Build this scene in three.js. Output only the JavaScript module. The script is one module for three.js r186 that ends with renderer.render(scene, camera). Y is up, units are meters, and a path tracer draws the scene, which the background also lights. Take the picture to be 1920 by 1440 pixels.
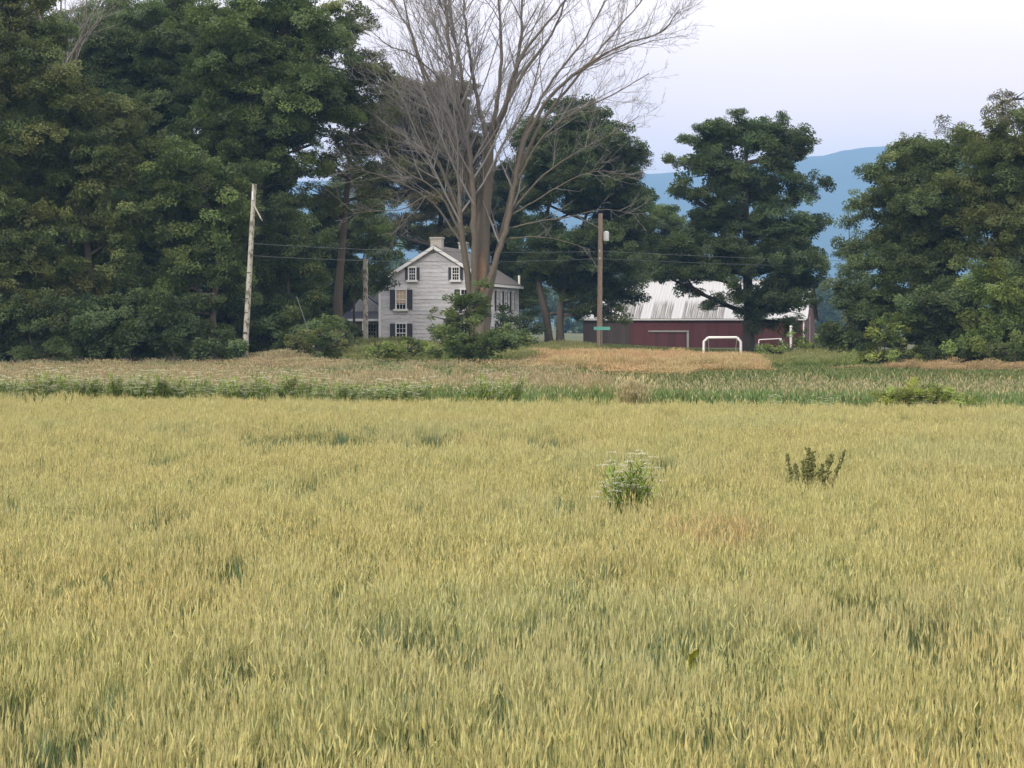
import * as THREE from 'three';
import { ImprovedNoise } from 'three/addons/math/ImprovedNoise.js';
import { mergeGeometries } from 'three/addons/utils/BufferGeometryUtils.js';

// ---------------------------------------------------------------- camera, sky, sun, exposure
const FPX = 4050, PITCH = Math.atan(110 / FPX), EYE = 3.2;
const scene = new THREE.Scene();
const camera = new THREE.PerspectiveCamera(2 * Math.atan(720 / FPX) * 180 / Math.PI, 4 / 3, 0.5, 20000);
camera.position.set(0, EYE, 0);
camera.rotation.x = -PITCH;

const noise = new ImprovedNoise();
const clamp = THREE.MathUtils.clamp, lerp = THREE.MathUtils.lerp;
const sstep = (a, b, x) => { const t = clamp((x - a) / (b - a), 0, 1); return t * t * (3 - 2 * t); };
const fbm = (x, y, z = 0, o = 4) => { let s = 0, a = 1, f = 1, n = 0; for (let i = 0; i < o; i++) { s += a * noise.noise(x * f, y * f, z * f + i * 7.3); n += a; a *= 0.5; f *= 2.03; } return s / n; };

{ // pale evening overcast: lavender veil above, a pinkish band lower, thin soft cloud
  const W = 1024, H = 512, d = new Float32Array(W * H * 4);
  for (let r = 0; r < H; r++) {
    const el = ((r + 0.5) / H - 0.5) * Math.PI, s = Math.sin(el);
    for (let c = 0; c < W; c++) {
      const az = ((c + 0.5) / W) * Math.PI * 2, x = Math.cos(az) * Math.cos(el), z = Math.sin(az) * Math.cos(el);
      const k = 1 / (Math.abs(s) + 0.18);
      const n = fbm(x * k * 1.6 + 3, z * k * 1.6, s * 2, 4), n2 = fbm(x * k * 0.6, z * k * 0.6 + 9, 5, 3);
      const pink = Math.exp(-(((s - 0.095) / 0.03) ** 2)) * (0.6 + n2), up = sstep(0.0, 0.6, s);
      const v = 0.65 * (1 + 0.85 * Math.max(0, s)) * (1 + 0.10 * n + 0.09 * n2);  // an overcast sky brightens evenly towards the zenith
      const i = (r * W + c) * 4;
      d[i] = v * lerp(1.39, 1.12, up) * (1 + 0.08 * pink);
      d[i + 1] = v * lerp(1.15, 1.06, up);
      d[i + 2] = v * lerp(1.05, 1.03, up) * (1 - 0.03 * pink);
      d[i + 3] = 1;
    }
  }
  const t = new THREE.DataTexture(d, W, H, THREE.RGBAFormat, THREE.FloatType);
  t.mapping = THREE.EquirectangularReflectionMapping; t.magFilter = THREE.LinearFilter; t.needsUpdate = true;
  scene.background = t; scene.environment = t;
}
const sun = new THREE.DirectionalLight(new THREE.Color(1.0, 0.93, 0.82), 1.5);
sun.position.set(-60, 66, 75); sun.target.position.set(0, 0, -90); scene.add(sun, sun.target);
sun.position.add(sun.target.position);
sun.castShadow = true; sun.shadow.radius = 28; sun.shadow.mapSize.set(4096, 4096);
Object.assign(sun.shadow.camera, { left: -120, right: 120, top: 120, bottom: -120, near: 1, far: 400 });
scene.fog = new THREE.FogExp2(new THREE.Color(0.30, 0.58, 1.0), 0.00021);
const EXPOSURE = 1.86;

// ---------------------------------------------------------------- helpers
function mulberry(a) { return () => { a |= 0; a = a + 0x6d2b79f5 | 0; let t = Math.imul(a ^ a >>> 15, 1 | a); t = t + Math.imul(t ^ t >>> 7, 61 | t) ^ t; return ((t ^ t >>> 14) >>> 0) / 4294967296; }; }
const V = (x, y, z) => new THREE.Vector3(x, y, z);
/** the place that the photograph shows at pixel (px, py) of its 1920 x 1440, at D metres from the camera's post */
function at(px, py, D) {
  const dx = (px - 960) / FPX, dy = (720 - py) / FPX, c = Math.cos(PITCH), s = Math.sin(PITCH);
  const y = dy * c - s, z = -(c + dy * s), k = D / -z;
  return V(dx * k, EYE + y * k, -D);
}
const wheatEdge = (x) => 67.6 - 0.266 * x;
function ground(x, z) {
  const d = -z, e = wheatEdge(clamp(x, -60, 60));
  let g = 0.35 * sstep(e - 0.5, e + 5, d) + 1.35 * sstep(90, 160, d) * (1 - 0.42 * sstep(2, 18, x));
  g += 0.05 * noise.noise(x * 0.13, d * 0.13, 1.5) + 0.02 * noise.noise(x * 0.6, d * 0.6, 4.5);
  if (d > 260) g += 10 * sstep(500, 4000, d) * (0.5 + noise.noise(x * 0.002, d * 0.002, 2.2));
  return g;
}
const onGround = (px, D) => { const p = at(px, 610, D); p.y = ground(p.x, p.z); return p; };

const used = new Map();
function numbered(name) { const n = used.get(name) ?? 0; used.set(name, n + 1); return n ? name + '_' + String(n).padStart(3, '0') : name; }
function tag(o, label, category, group, kind) { if (label) o.userData.label = label; if (category) o.userData.category = category; if (group) o.userData.group = group; if (kind) o.userData.kind = kind; return o; }
function thing(name, label, category, pos, turn = 0, group, kind) {
  const o = new THREE.Group(); o.name = numbered(name); o.position.copy(pos); o.rotation.y = turn; scene.add(o);
  return tag(o, label, category, group, kind);
}
function part(name, geo, mat, parent, kind) { const m = new THREE.Mesh(geo, mat); m.name = name; m.castShadow = m.receiveShadow = true; if (kind) m.userData.kind = kind; parent.add(m); return m; }

class MB {
  constructor() { this.p = []; this.u = []; this.c = []; this.i = []; }
  vert(x, y, z, u = 0, v = 0, c) { this.p.push(x, y, z); this.u.push(u, v); if (c) this.c.push(c[0], c[1], c[2]); return this.p.length / 3 - 1; }
  tri(a, b, c) { this.i.push(a, b, c); }
  /** round tapered tube through points; r is a radius for each */
  tube(pts, r, sides = 6, opt = {}) {
    const n = pts.length, T = V(), N = V(), B = V(); let prev = null, len = 0; const base = this.p.length / 3;
    for (let k = 0; k < n; k++) {
      T.subVectors(pts[Math.min(k + 1, n - 1)], pts[Math.max(k - 1, 0)]).normalize();
      if (!prev) { N.set(Math.abs(T.y) > 0.9 ? 1 : 0, Math.abs(T.y) > 0.9 ? 0 : 1, 0); } else N.copy(prev);
      N.addScaledVector(T, -N.dot(T)).normalize(); prev = N.clone(); B.crossVectors(T, N);
      if (k) len += pts[k].distanceTo(pts[k - 1]);
      for (let s = 0; s <= sides; s++) {
        const a = s / sides * Math.PI * 2, lump = opt.lump ? 1 + opt.lump * noise.noise(Math.cos(a) * 1.3 + 5, Math.sin(a) * 1.3, len * (opt.lf ?? 0.8) + (opt.seed ?? 0)) : 1, rr = r[k] * lump;
        this.vert(pts[k].x + (N.x * Math.cos(a) + B.x * Math.sin(a)) * rr, pts[k].y + (N.y * Math.cos(a) + B.y * Math.sin(a)) * rr, pts[k].z + (N.z * Math.cos(a) + B.z * Math.sin(a)) * rr, s / sides * Math.max(0.4, r[0] * 6.3), len);
      }
    }
    for (let k = 0; k < n - 1; k++) for (let s = 0; s < sides; s++) { const a = base + k * (sides + 1) + s, b = a + sides + 1; this.i.push(a, b, a + 1, b, b + 1, a + 1); }
    if (opt.cap !== false) for (const e of [0, n - 1]) { const c = this.vert(pts[e].x, pts[e].y, pts[e].z, 0, len); for (let s = 0; s < sides; s++) { const a = base + e * (sides + 1) + s; e ? this.i.push(a, c, a + 1) : this.i.push(a, a + 1, c); } }
    return this;
  }
  /** flat strip: centre points, half widths, side vector */
  strip(pts, w, side, c) {
    const base = this.p.length / 3;
    pts.forEach((p, k) => { this.vert(p.x - side.x * w[k], p.y - side.y * w[k], p.z - side.z * w[k], 0, k, c); this.vert(p.x + side.x * w[k], p.y + side.y * w[k], p.z + side.z * w[k], 1, k, c); });
    for (let k = 0; k < pts.length - 1; k++) { const a = base + 2 * k; this.i.push(a, a + 1, a + 2, a + 1, a + 3, a + 2); }
  }
  geo(smooth = true) {
    const g = new THREE.BufferGeometry();
    g.setAttribute('position', new THREE.Float32BufferAttribute(this.p, 3));
    g.setAttribute('uv', new THREE.Float32BufferAttribute(this.u, 2));
    if (this.c.length) g.setAttribute('color', new THREE.Float32BufferAttribute(this.c, 3));
    g.setIndex(this.i);
    if (smooth) g.computeVertexNormals();
    return g;
  }
}
function tex(w, h, fn, srgb = true, rx = 1, ry = 1) {
  const d = new Uint8Array(w * h * 4);
  for (let y = 0; y < h; y++) for (let x = 0; x < w; x++) { const c = fn(x / w, y / h), i = (y * w + x) * 4; const a = Array.isArray(c) ? c : [c, c, c]; d[i] = clamp(a[0], 0, 1) * 255; d[i + 1] = clamp(a[1], 0, 1) * 255; d[i + 2] = clamp(a[2], 0, 1) * 255; d[i + 3] = 255; }
  const t = new THREE.DataTexture(d, w, h); t.wrapS = t.wrapT = THREE.RepeatWrapping; t.magFilter = THREE.LinearFilter; t.minFilter = THREE.LinearMipmapLinearFilter; t.generateMipmaps = true;
  if (srgb) t.colorSpace = THREE.SRGBColorSpace; t.repeat.set(rx, ry); t.needsUpdate = true; return t;
}
/** noise that wraps at 1 */
const wrapN = (u, v, f, g, z = 0) => { const a = noise.noise(u * f, v * g, z), b = noise.noise((u - 1) * f, v * g, z), c = noise.noise(u * f, (v - 1) * g, z), e = noise.noise((u - 1) * f, (v - 1) * g, z); return lerp(lerp(a, b, u), lerp(c, e, u), v); };
const lin = (r, g, b) => new THREE.Color().setRGB(r, g, b);
const std = (color, o = {}) => new THREE.MeshStandardMaterial({ color, roughness: 0.9, ...o });

// ---------------------------------------------------------------- materials
const barkTex = tex(128, 256, (u, v) => { const n = 0.5 + 0.5 * (wrapN(u, v, 14, 5, 1) * 0.7 + wrapN(u, v, 30, 12, 3) * 0.5); return 0.52 + 0.46 * n; });
const barkBump = tex(128, 256, (u, v) => 0.5 + 0.5 * wrapN(u, v, 22, 6, 1), false);
const paleBark = (() => tex(256, 512, (u, v) => { // grey dead wood, the bark gone in long orange-tan patches
  const n = 0.5 + 0.5 * (wrapN(u, v, 18, 5, 1) * 0.7 + wrapN(u, v, 40, 14, 3) * 0.5), m0 = sstep(0.12, 0.3, wrapN(u, v, 3, 2.5, 8) + 0.25 * wrapN(u, v, 20, 8, 2));
  const k = 0.5 + 0.45 * n, m = m0 * 0.25; return [lerp(k * 0.93, k * 1.0, m), lerp(k * 0.88, k * 0.74, m), lerp(k * 0.79, k * 0.54, m)];
}))();
const M = {
  bark: std(lin(0.16, 0.13, 0.095), { map: barkTex, bumpMap: barkBump, bumpScale: 0.03 }),
  barkDark: std(lin(0.075, 0.065, 0.05), { map: barkTex, bumpMap: barkBump, bumpScale: 0.03 }),
  deadBark: std(lin(0.275, 0.268, 0.255), { map: paleBark, bumpMap: barkBump, bumpScale: 0.03 }),
  deadTwig: std(lin(0.19, 0.18, 0.17)),
  pole: std(lin(0.56, 0.54, 0.49), { map: tex(64, 512, (u, v) => { const n = wrapN(u, v, 5, 9, 3) + 0.6 * wrapN(u, v, 12, 30, 6); const b = sstep(0.05, 0.3, n), k = 0.82 + 0.2 * wrapN(u, v, 20, 6, 1); return [lerp(k, 0.5, b), lerp(k, 0.48, b), lerp(k * 0.97, 0.42, b)]; }, true, 1, 0.25), bumpMap: barkBump, bumpScale: 0.01 }),
  poleTan: std(lin(0.50, 0.38, 0.28), { map: barkTex, bumpMap: barkBump, bumpScale: 0.01 }),
  wire: std(lin(0.10, 0.11, 0.12)),
  darkIron: std(lin(0.05, 0.05, 0.05), { roughness: 0.6 }),
  white: std(lin(0.66, 0.66, 0.64), { roughness: 0.6 }),
};

// ---------------------------------------------------------------- ground, one sheet to the horizon
{
  const xs = [], zs = [];
  for (let x = -5200; x < -90; x += x < -400 ? 400 : 40) xs.push(x);
  for (let x = -90; x <= 90; x += 1.5) xs.push(x);
  for (let x = 130; x <= 5200; x += x > 400 ? 400 : 40) xs.push(x);
  for (let d = -80; d < 0; d += 10) zs.push(d);
  for (let d = 0; d < 60; d += 2) zs.push(d);
  for (let d = 60; d < 240; d += 1.2) zs.push(d);
  for (let d = 240; d < 7600; d *= 1.12) zs.push(d); zs.push(8000);
  const p = [], uv = [], col = [], idx = [];
  for (const d of zs) for (const x of xs) {
    p.push(x, ground(x, -d), -d); uv.push(x * 0.25, d * 0.25);
    const w = sstep(-1, 1.5, d - wheatEdge(clamp(x, -60, 60))), n = 0.5 + 0.5 * fbm(x * 0.12, d * 0.12, 3), f = sstep(240, 330, d), n2 = 0.5 + 0.5 * noise.noise(x * 0.008, d * 0.008, 6.1);
    const soil = [0.15, 0.115, 0.075], mead = [0.10 + 0.06 * n, 0.125 + 0.03 * n, 0.045], far = [0.07 + 0.12 * n2, 0.12 + 0.06 * n2, 0.05];
    for (let k = 0; k < 3; k++) col.push(lerp(lerp(soil[k], mead[k], w), far[k], f));
  }
  const nx = xs.length;
  for (let j = 0; j < zs.length - 1; j++) for (let i = 0; i < nx - 1; i++) { const a = j * nx + i; idx.push(a, a + 1, a + nx, a + 1, a + nx + 1, a + nx); }
  const g = new THREE.BufferGeometry();
  g.setAttribute('position', new THREE.Float32BufferAttribute(p, 3)); g.setAttribute('uv', new THREE.Float32BufferAttribute(uv, 2)); g.setAttribute('color', new THREE.Float32BufferAttribute(col, 3));
  g.setIndex(idx); g.computeVertexNormals();
  const gt = tex(512, 512, (u, v) => 0.72 + 0.22 * wrapN(u, v, 9, 9, 2) + 0.2 * wrapN(u, v, 37, 37, 5) + 0.15 * wrapN(u, v, 90, 90, 5));
  const m = part('ground', g, std(0xffffff, { vertexColors: true, map: gt, bumpMap: gt, bumpScale: 0.04, roughness: 1 }), scene);
  tag(m, 'gently rising farmland under the crop and grass', 'ground', null, 'structure');
}
// ---------------------------------------------------------------- the mountain
{
  const prof = [[-900, 380], [-300, 352], [100, 344], [350, 348], [600, 344], [800, 338], [1000, 336], [1215, 331], [1300, 323], [1400, 312], [1520, 297], [1570, 287], [1610, 281], [1650, 278], [1750, 272], [1900, 268], [2100, 285], [2600, 330], [3200, 360]];
  const D0 = 6500, p = [], idx = [], uv = [], nx = 240, ny = 14;
  for (let j = 0; j <= ny; j++) for (let i = 0; i <= nx; i++) {
    const px = lerp(-900, 3200, i / nx); let k = 0; while (k < prof.length - 2 && prof[k + 1][0] < px) k++;
    const t = clamp((px - prof[k][0]) / (prof[k + 1][0] - prof[k][0]), 0, 1), s = t * t * (3 - 2 * t), top = at(px, lerp(prof[k][1], prof[k + 1][1], s), D0);
    const q = j / 10, back = q > 1 ? (q - 1) : 0, q1 = Math.min(q, 1);
    const h = (top.y + 3) * (Math.sin(q1 * Math.PI / 2) ** 1.1) - 3 - back * 480;
    const z = -D0 + (1 - q) * 1950 + 130 * noise.noise(px * 0.012, q * 3, 2) * (1 - q1);
    const hh = h * (1 + 0.08 * fbm(px * 0.01, q * 2.5, 4) * (1 - q1)) + (q1 > 0.9 ? 2.0 * noise.noise(px * 0.09, 3, 1) + 1.0 * noise.noise(px * 0.3, 3, 1) : 0);
    p.push(top.x, hh, z); uv.push(px * 0.02, q * 6);
  }
  for (let j = 0; j < ny; j++) for (let i = 0; i < nx; i++) { const a = j * (nx + 1) + i; idx.push(a, a + 1, a + nx + 1, a + 1, a + nx + 2, a + nx + 1); }
  const g = new THREE.BufferGeometry(); g.setAttribute('position', new THREE.Float32BufferAttribute(p, 3)); g.setAttribute('uv', new THREE.Float32BufferAttribute(uv, 2)); g.setIndex(idx); g.computeVertexNormals();
  const mt = tex(256, 256, (u, v) => 0.75 + 0.25 * wrapN(u, v, 20, 20, 2) + 0.2 * wrapN(u, v, 60, 60, 5));
  tag(part('mountain', g, std(lin(0.06, 0.10, 0.045), { map: mt, roughness: 1 }), scene), 'long forested mountain ridge blue with distance', 'mountain', null, 'structure');
}
// ---------------------------------------------------------------- buildings
const UNIT = new THREE.BoxGeometry(1, 1, 1);
function box(name, mat, parent, x0, x1, y0, y1, z0, z1, kind) { const m = part(name, UNIT, mat, parent, kind); m.position.set((x0 + x1) / 2, (y0 + y1) / 2, (z0 + z1) / 2); m.scale.set(x1 - x0, y1 - y0, z1 - z0); return m; }
/** prism: profile in (x, y), extruded from z0 to z1 */
function prism(pts, z0, z1) { const g = new THREE.ExtrudeGeometry(new THREE.Shape(pts.map(([x, y]) => new THREE.Vector2(x, y))), { depth: z1 - z0, bevelEnabled: false }); g.translate(0, 0, z0); return g; }
/** a plate along a slope from (xa, ya) to (xb, yb) of thickness t below, from z0 to z1 */
const slope = (xa, ya, xb, yb, t, z0, z1) => prism([[xa, ya], [xb, yb], [xb, yb - t], [xa, ya - t]], z0, z1);

const sidingTex = [1, 2, 3, 4].map((s) => tex(256, 32, (u, v) => { // flaking white paint on wide boards, grey wood where it is gone
  const n = wrapN(u, v, 5, 2, s) * 0.6 + wrapN(u, v, 22, 3, s + 4) * 0.5 + wrapN(u, v, 60, 8, s + 9) * 0.3, b = sstep(0.18, 0.42, n);
  const k = 0.86 + 0.12 * wrapN(u, v, 8, 3, s + 2); return [lerp(k, 0.62, b), lerp(k * 0.995, 0.58, b), lerp(k, 0.53, b)];
}));
const siding = sidingTex.flatMap((t, k) => [0.70, 0.77, 0.84].map((c) => std(lin(c, c * 1.0, c * 1.02), { map: t })));
const shingleTex = tex(256, 256, (u, v) => 0.75 + 0.14 * wrapN(u, v, 40, 12, 2) + 0.16 * wrapN(u, v, 6, 6, 3));
const H = {
  core: std(lin(0.35, 0.35, 0.35)), trim: std(lin(0.72, 0.72, 0.71), { roughness: 0.7 }), roof: std(lin(0.20, 0.175, 0.165), { map: shingleTex }), shutter: std(lin(0.035, 0.033, 0.04), { roughness: 0.7 }), redShutter: std(lin(0.10, 0.03, 0.03), { roughness: 0.7 }),
  glass: new THREE.MeshPhysicalMaterial({ color: lin(0.02, 0.022, 0.025), roughness: 0.08 }), blind: std(lin(0.55, 0.42, 0.28)), chimney: std(lin(0.62, 0.58, 0.52), { map: tex(64, 64, (u, v) => 0.85 + 0.2 * wrapN(u, v, 12, 24, 2)) }), sideWall: std(lin(0.42, 0.42, 0.43), { map: sidingTex[1] }), porchRoof: std(lin(0.035, 0.035, 0.055), { roughness: 0.5 }),
};
/** a window with two shutters; face 'z' (front) or 'x' (side). u, y centre; w, h of the sash */
function windowAt(parent, face, u, y, off, w, h, sw, o = {}) {
  const g = new THREE.Group(); g.name = 'window'; parent.add(g);
  if (face === 'z') g.position.set(u, y, off); else { g.position.set(off, y, u); g.rotation.y = Math.PI / 2; }
  const f = 0.09;
  box('frame', H.trim, g, -w / 2 - f, -w / 2, -h / 2, h / 2, 0, 0.09); box('frame', H.trim, g, w / 2, w / 2 + f, -h / 2, h / 2, 0, 0.09);
  box('frame', H.trim, g, -w / 2 - f - 0.02, w / 2 + f + 0.02, h / 2, h / 2 + 0.13, 0, 0.11);
  box('sill', H.trim, g, -w / 2 - 0.2, w / 2 + 0.2, -h / 2 - 0.16, -h / 2, 0, 0.2);
  box('pane', H.glass, g, -w / 2, w / 2, -h / 2, h / 2, 0, 0.03);
  if (o.blind) box('blind', H.blind, g, -w / 2 + 0.04, w / 2 - 0.04, -h * 0.2, h / 2, 0.032, 0.036);
  box('muntin', H.trim, g, -w / 2, w / 2, -0.03, 0.03, 0.03, 0.065);
  for (const t of [-1 / 6, 1 / 6]) box('muntin', H.trim, g, t * w - 0.012, t * w + 0.012, -h / 2, h / 2, 0.04, 0.056);
  for (const t of [-0.25, 0.25]) box('muntin', H.trim, g, -w / 2, w / 2, t * h - 0.012, t * h + 0.012, 0.042, 0.06);
  for (const s of [-1, 1]) { const a = w / 2 + f + 0.015, sh = box('shutter', o.red ? H.redShutter : H.shutter, g, s > 0 ? a : -a - sw, s > 0 ? a + sw : -a, -h / 2 - 0.03, h / 2 + 0.03, 0.005, 0.06); void sh; }
  return g;
}
{
  const D = 165, b = at(814, 647, D), R = mulberry(11);
  b.y = ground(b.x, b.z) - 0.05;
  const house = thing('farmhouse', 'old white clapboard farmhouse with dark shutters and steep gable facing the field', 'house', b, -0.2);
  const W = 8.7, L = 11, E = 4.85, A = 7.55, hw = W / 2, sl = (A - E) / hw;
  const wall = part('wall', prism([[-hw + 0.04, 0], [hw - 0.04, 0], [hw - 0.04, E - 0.05], [0, A - 0.1], [-hw + 0.04, E - 0.05]], -L + 0.04, -0.04), H.core, house);
  const course = 0.29;
  const board = (x0, x1, y0, face) => {
    const m = part('siding_board', UNIT, siding[Math.floor(R() * siding.length)], wall);
    m.scale.set(x1 - x0 - 0.006, course + 0.025, 0.03); const tilt = -0.065 + (R() - 0.5) * 0.06;
    if (face === 'z') { m.position.set((x0 + x1) / 2, y0 + course / 2, -0.012 + R() * 0.012); m.rotation.x = tilt; }
    else { m.rotation.order = 'YXZ'; m.position.set(hw - 0.012 + R() * 0.012, y0 + course / 2, (x0 + x1) / 2); m.rotation.y = Math.PI / 2; m.rotation.x = tilt; }
  };
  for (let y = 0.1; y < A - 0.45; y += course) {
    const ym = y + course, half = ym < E ? hw : hw - (ym - E) / sl;
    if (half < 0.35) break;
    let x = -half; while (x < half - 0.01) { let nx = x + 2.2 + R() * 2.6; if (half - nx < 1) nx = half; board(x, nx, y, 'z'); x = nx; }
    if (ym < E + 0.1) { let z = -L; while (z < -0.03) { let nz = z + 2.6 + R() * 2.6; if (-nz < 1) nz = -0.02; board(z, nz, y, 'x'); z = nz; } }
  }
  box('corner_board', H.trim, house, -hw - 0.02, -hw + 0.14, 0, E, -0.1, 0.035); box('corner_board', H.trim, house, hw - 0.14, hw + 0.045, 0, E, -0.14, 0.04); box('corner_board', H.trim, house, hw - 0.1, hw + 0.045, 0, E, -L - 0.02, -L + 0.14);
  const oh = 0.35;
  const roof = new THREE.Group(); roof.name = 'roof'; house.add(roof);
  for (const s of [-1, 1]) {
    const g = slope(0, A + 0.14, s * (hw + oh), E - oh * sl + 0.14, 0.14, -L - 0.25, 0.22); part('roof_slope', g, H.roof, roof);
    part('rake_board', slope(s * 0.02, A + 0.1, s * (hw + oh + 0.02), E - oh * sl + 0.1, 0.27, 0.222, 0.28), H.trim, roof);
    box('eave_board', H.trim, roof, s > 0 ? hw + oh - 0.02 : -hw - oh - 0.06, s > 0 ? hw + oh + 0.06 : -hw - oh + 0.02, E - oh * sl - 0.12, E - oh * sl + 0.06, -L - 0.2, 0.2);
    box('eave_return', H.trim, house, s > 0 ? hw - 0.25 : -hw - oh, s > 0 ? hw + oh : -hw + 0.25, E - oh * sl - 0.16, E - oh * sl + 0.02, 0.05, 0.24);
  }
  const chimney = (z, w, h) => { const c = new THREE.Group(); c.name = 'chimney'; house.add(c); box('shaft', H.chimney, c, -w / 2, w / 2, A - 0.6, A + h, z - 0.5, z + 0.3); box('cap', H.chimney, c, -w / 2 - 0.06, w / 2 + 0.06, A + h, A + h + 0.12, z - 0.56, z + 0.36); };
  chimney(-0.9, 0.86, 0.66); chimney(-L + 0.9, 0.62, 0.62);
  for (const x of [-2.58, 2.5]) { windowAt(house, 'z', x, 3.55, 0.02, 0.72, 1.45, 0.42, { blind: x < 0 }); windowAt(house, 'z', x, 0.98, 0.02, 0.72, 1.4, 0.42); }
  for (const x of [-1.7, 1.7]) windowAt(house, 'z', x, 5.5, 0.02, 0.48, 0.92, 0.22);
  for (const z of [-2.6, -5.5, -8.4]) { windowAt(house, 'x', z, 3.45, hw + 0.02, 0.75, 1.5, 0.42); windowAt(house, 'x', z, 0.98, hw + 0.02, 0.75, 1.5, 0.42); }
  { const v = new MB(); v.tube([V(hw + 0.1, E - 0.2, -L + 0.1), V(hw + 0.1, E + 0.75, -L + 0.1)], [0.09, 0.09], 8); part('vent_pipe', v.geo(), H.trim, house); }
  // low wing on the west side with a dark porch roof
  const wg = new THREE.Group(); wg.name = 'side_wing'; house.add(wg);
  const wl = -hw - 3.1, wr = -hw - 0.03;
  part('wall', prism([[wl, 0], [wr, 0], [wr, 2.55], [-6.35, 4.0], [wl, 2.55]], -7, -2.6), H.sideWall, wg);
  part('roof_slope', slope(-6.35, 4.15, wr + 0.02, 2.62, 0.12, -7.2, -2.75), H.porchRoof, wg); part('roof_slope', slope(-6.35, 4.15, wl - 0.3, 2.5, 0.12, -7.2, -2.75), H.porchRoof, wg);
  { const m = new MB(); const x0 = wl - 0.2, x1 = wr - 0.01; const P = [[x0, 2.66, -2.59], [x1, 2.66, -2.59], [x1, 2.1, -0.9], [x0, 2.1, -0.9], [x0, 2.56, -2.59], [x1, 2.56, -2.59], [x1, 2.0, -0.9], [x0, 2.0, -0.9]]; P.forEach((q) => m.vert(...q)); for (const f of [[0, 3, 2, 1], [4, 5, 6, 7], [3, 7, 6, 2], [0, 4, 7, 3], [1, 2, 6, 5]]) { m.tri(f[0], f[1], f[2]); m.tri(f[0], f[2], f[3]); } part('porch_roof', m.geo(false), H.porchRoof, wg); }
  box('fascia', H.trim, wg, wl - 0.22, wr - 0.03, 1.9, 2.08, -0.896, -0.84);
  for (const x of [wl, wl + 1.5, wr - 0.25]) box('post', H.trim, wg, x, x + 0.11, 0, 1.9, -1.05, -0.94);
  windowAt(house, 'z', -5.6, 1.05, -2.6, 0.6, 1.2, 0.3, { red: true });
}
{ // ---- barn
  const D = 200, b = at(1298, 640, D), R = mulberry(23);
  b.y = ground(b.x, b.z) - 0.1;
  const barn = thing('barn', 'long low red barn with rust streaked white metal roof behind the trees', 'barn', b, -0.235);
  const L = 20.6, hl = L / 2, dp = 10, E = 2.95, A = 6.35, mid = -dp / 2;
  const redTex = tex(64, 256, (u, v) => 0.8 + 0.2 * wrapN(u, v, 10, 2, 1) + 0.16 * wrapN(u, v, 30, 6, 5));
  const red = [0.9, 1, 1.1].map((k) => std(lin(0.125 * k, 0.034 * k, 0.036 * k), { map: redTex })), old = [0.9, 1.15].map((k) => std(lin(0.085 * k, 0.062 * k, 0.052 * k), { map: redTex })), brown = [0.9, 1.1].map((k) => std(lin(0.17 * k, 0.085 * k, 0.075 * k), { map: redTex }));
  const dark = std(lin(0.10, 0.07, 0.055));
  const cross = [[0, 0], [0, E - 0.05], [mid, A - 0.12], [-dp, E - 0.05], [-dp, 0]];
  { const m = new MB(); for (const x of [-hl + 0.05, hl - 0.05]) for (const [z, y] of cross) m.vert(x, y, z - 0.04); for (let k = 0; k < 5; k++) { const a = k, c = (k + 1) % 5; m.tri(a, c, a + 5); m.tri(c, c + 5, a + 5); } for (const o of [0, 5]) { m.tri(o, o + 1, o + 2); m.tri(o, o + 2, o + 4); m.tri(o + 2, o + 3, o + 4); } part('frame_wall', m.geo(false), dark, barn); }
  const wf = new THREE.Group(); wf.name = 'front_wall'; barn.add(wf);
  const open = [-3.9, -0.55], doorTrim = std(lin(0.42, 0.40, 0.37), { map: redTex }), doorRed = [0.9, 1.2].map((k) => std(lin(0.11 * k, 0.034 * k, 0.035 * k), { map: redTex }));
  for (let x = -hl; x < hl - 0.05; x += 0.4) {
    const x1 = Math.min(x + 0.394, hl), weathered = x < -hl + 4.1, j = R() * 0.012, inOpen = x1 > open[0] && x < open[1];
    const set = weathered ? old : red, m = set[Math.floor(R() * set.length)];
    if (inOpen) { box('plank', m, wf, x, x1, 1.62, E, -0.03 + j, 0.0 + j); box('door_plank', doorRed[Math.floor(R() * 2)], wf, x, x1, 0, 1.6, -0.034, -0.012 + j * 0.5); } else box('plank', m, wf, x, x1, 0, E, -0.03 + j, 0.0 + j);
  }
  box('door_lintel', doorTrim, barn, open[0] - 0.2, open[1] + 0.25, 1.54, 1.68, 0.02, 0.14); box('door_post', doorTrim, barn, open[1] + 0.05, open[1] + 0.25, 0.0, 1.5, 0.02, 0.12);
  const we = new THREE.Group(); we.name = 'end_wall'; barn.add(we);
  for (let z = -dp; z < -0.05; z += 0.4) { const z1 = Math.min(z + 0.394, -0.002), zc = (z + z1) / 2, top = E + (A - E) * (1 - Math.abs(zc - mid) / (dp / 2)) - 0.25; box('plank', brown[Math.floor(R() * 2)], we, hl - 0.03, hl + R() * 0.012, 0, top, z, z1); }
  box('corner_board', M.white, barn, hl - 0.1, hl + 0.03, 0, E, 0.014, 0.05); box('door_track', M.white, barn, hl + 0.014, hl + 0.06, 3.0, 4.1, -2.2, -2.05); box('batten', H.trim, barn, hl + 0.014, hl + 0.05, 0.2, 3.0, -5.1, -5.0);
  // sheet roof: each sheet a mesh; the weathered ones west of the middle are streaked at their feet
  const roof = new THREE.Group(); roof.name = 'roof'; barn.add(roof);
  const clean = [1, 2].map((s) => tex(64, 128, (u, v) => 0.86 + 0.12 * wrapN(u, v, 10, 2, s) + 0.05 * wrapN(u, v, 30, 20, s + 2)));
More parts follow.
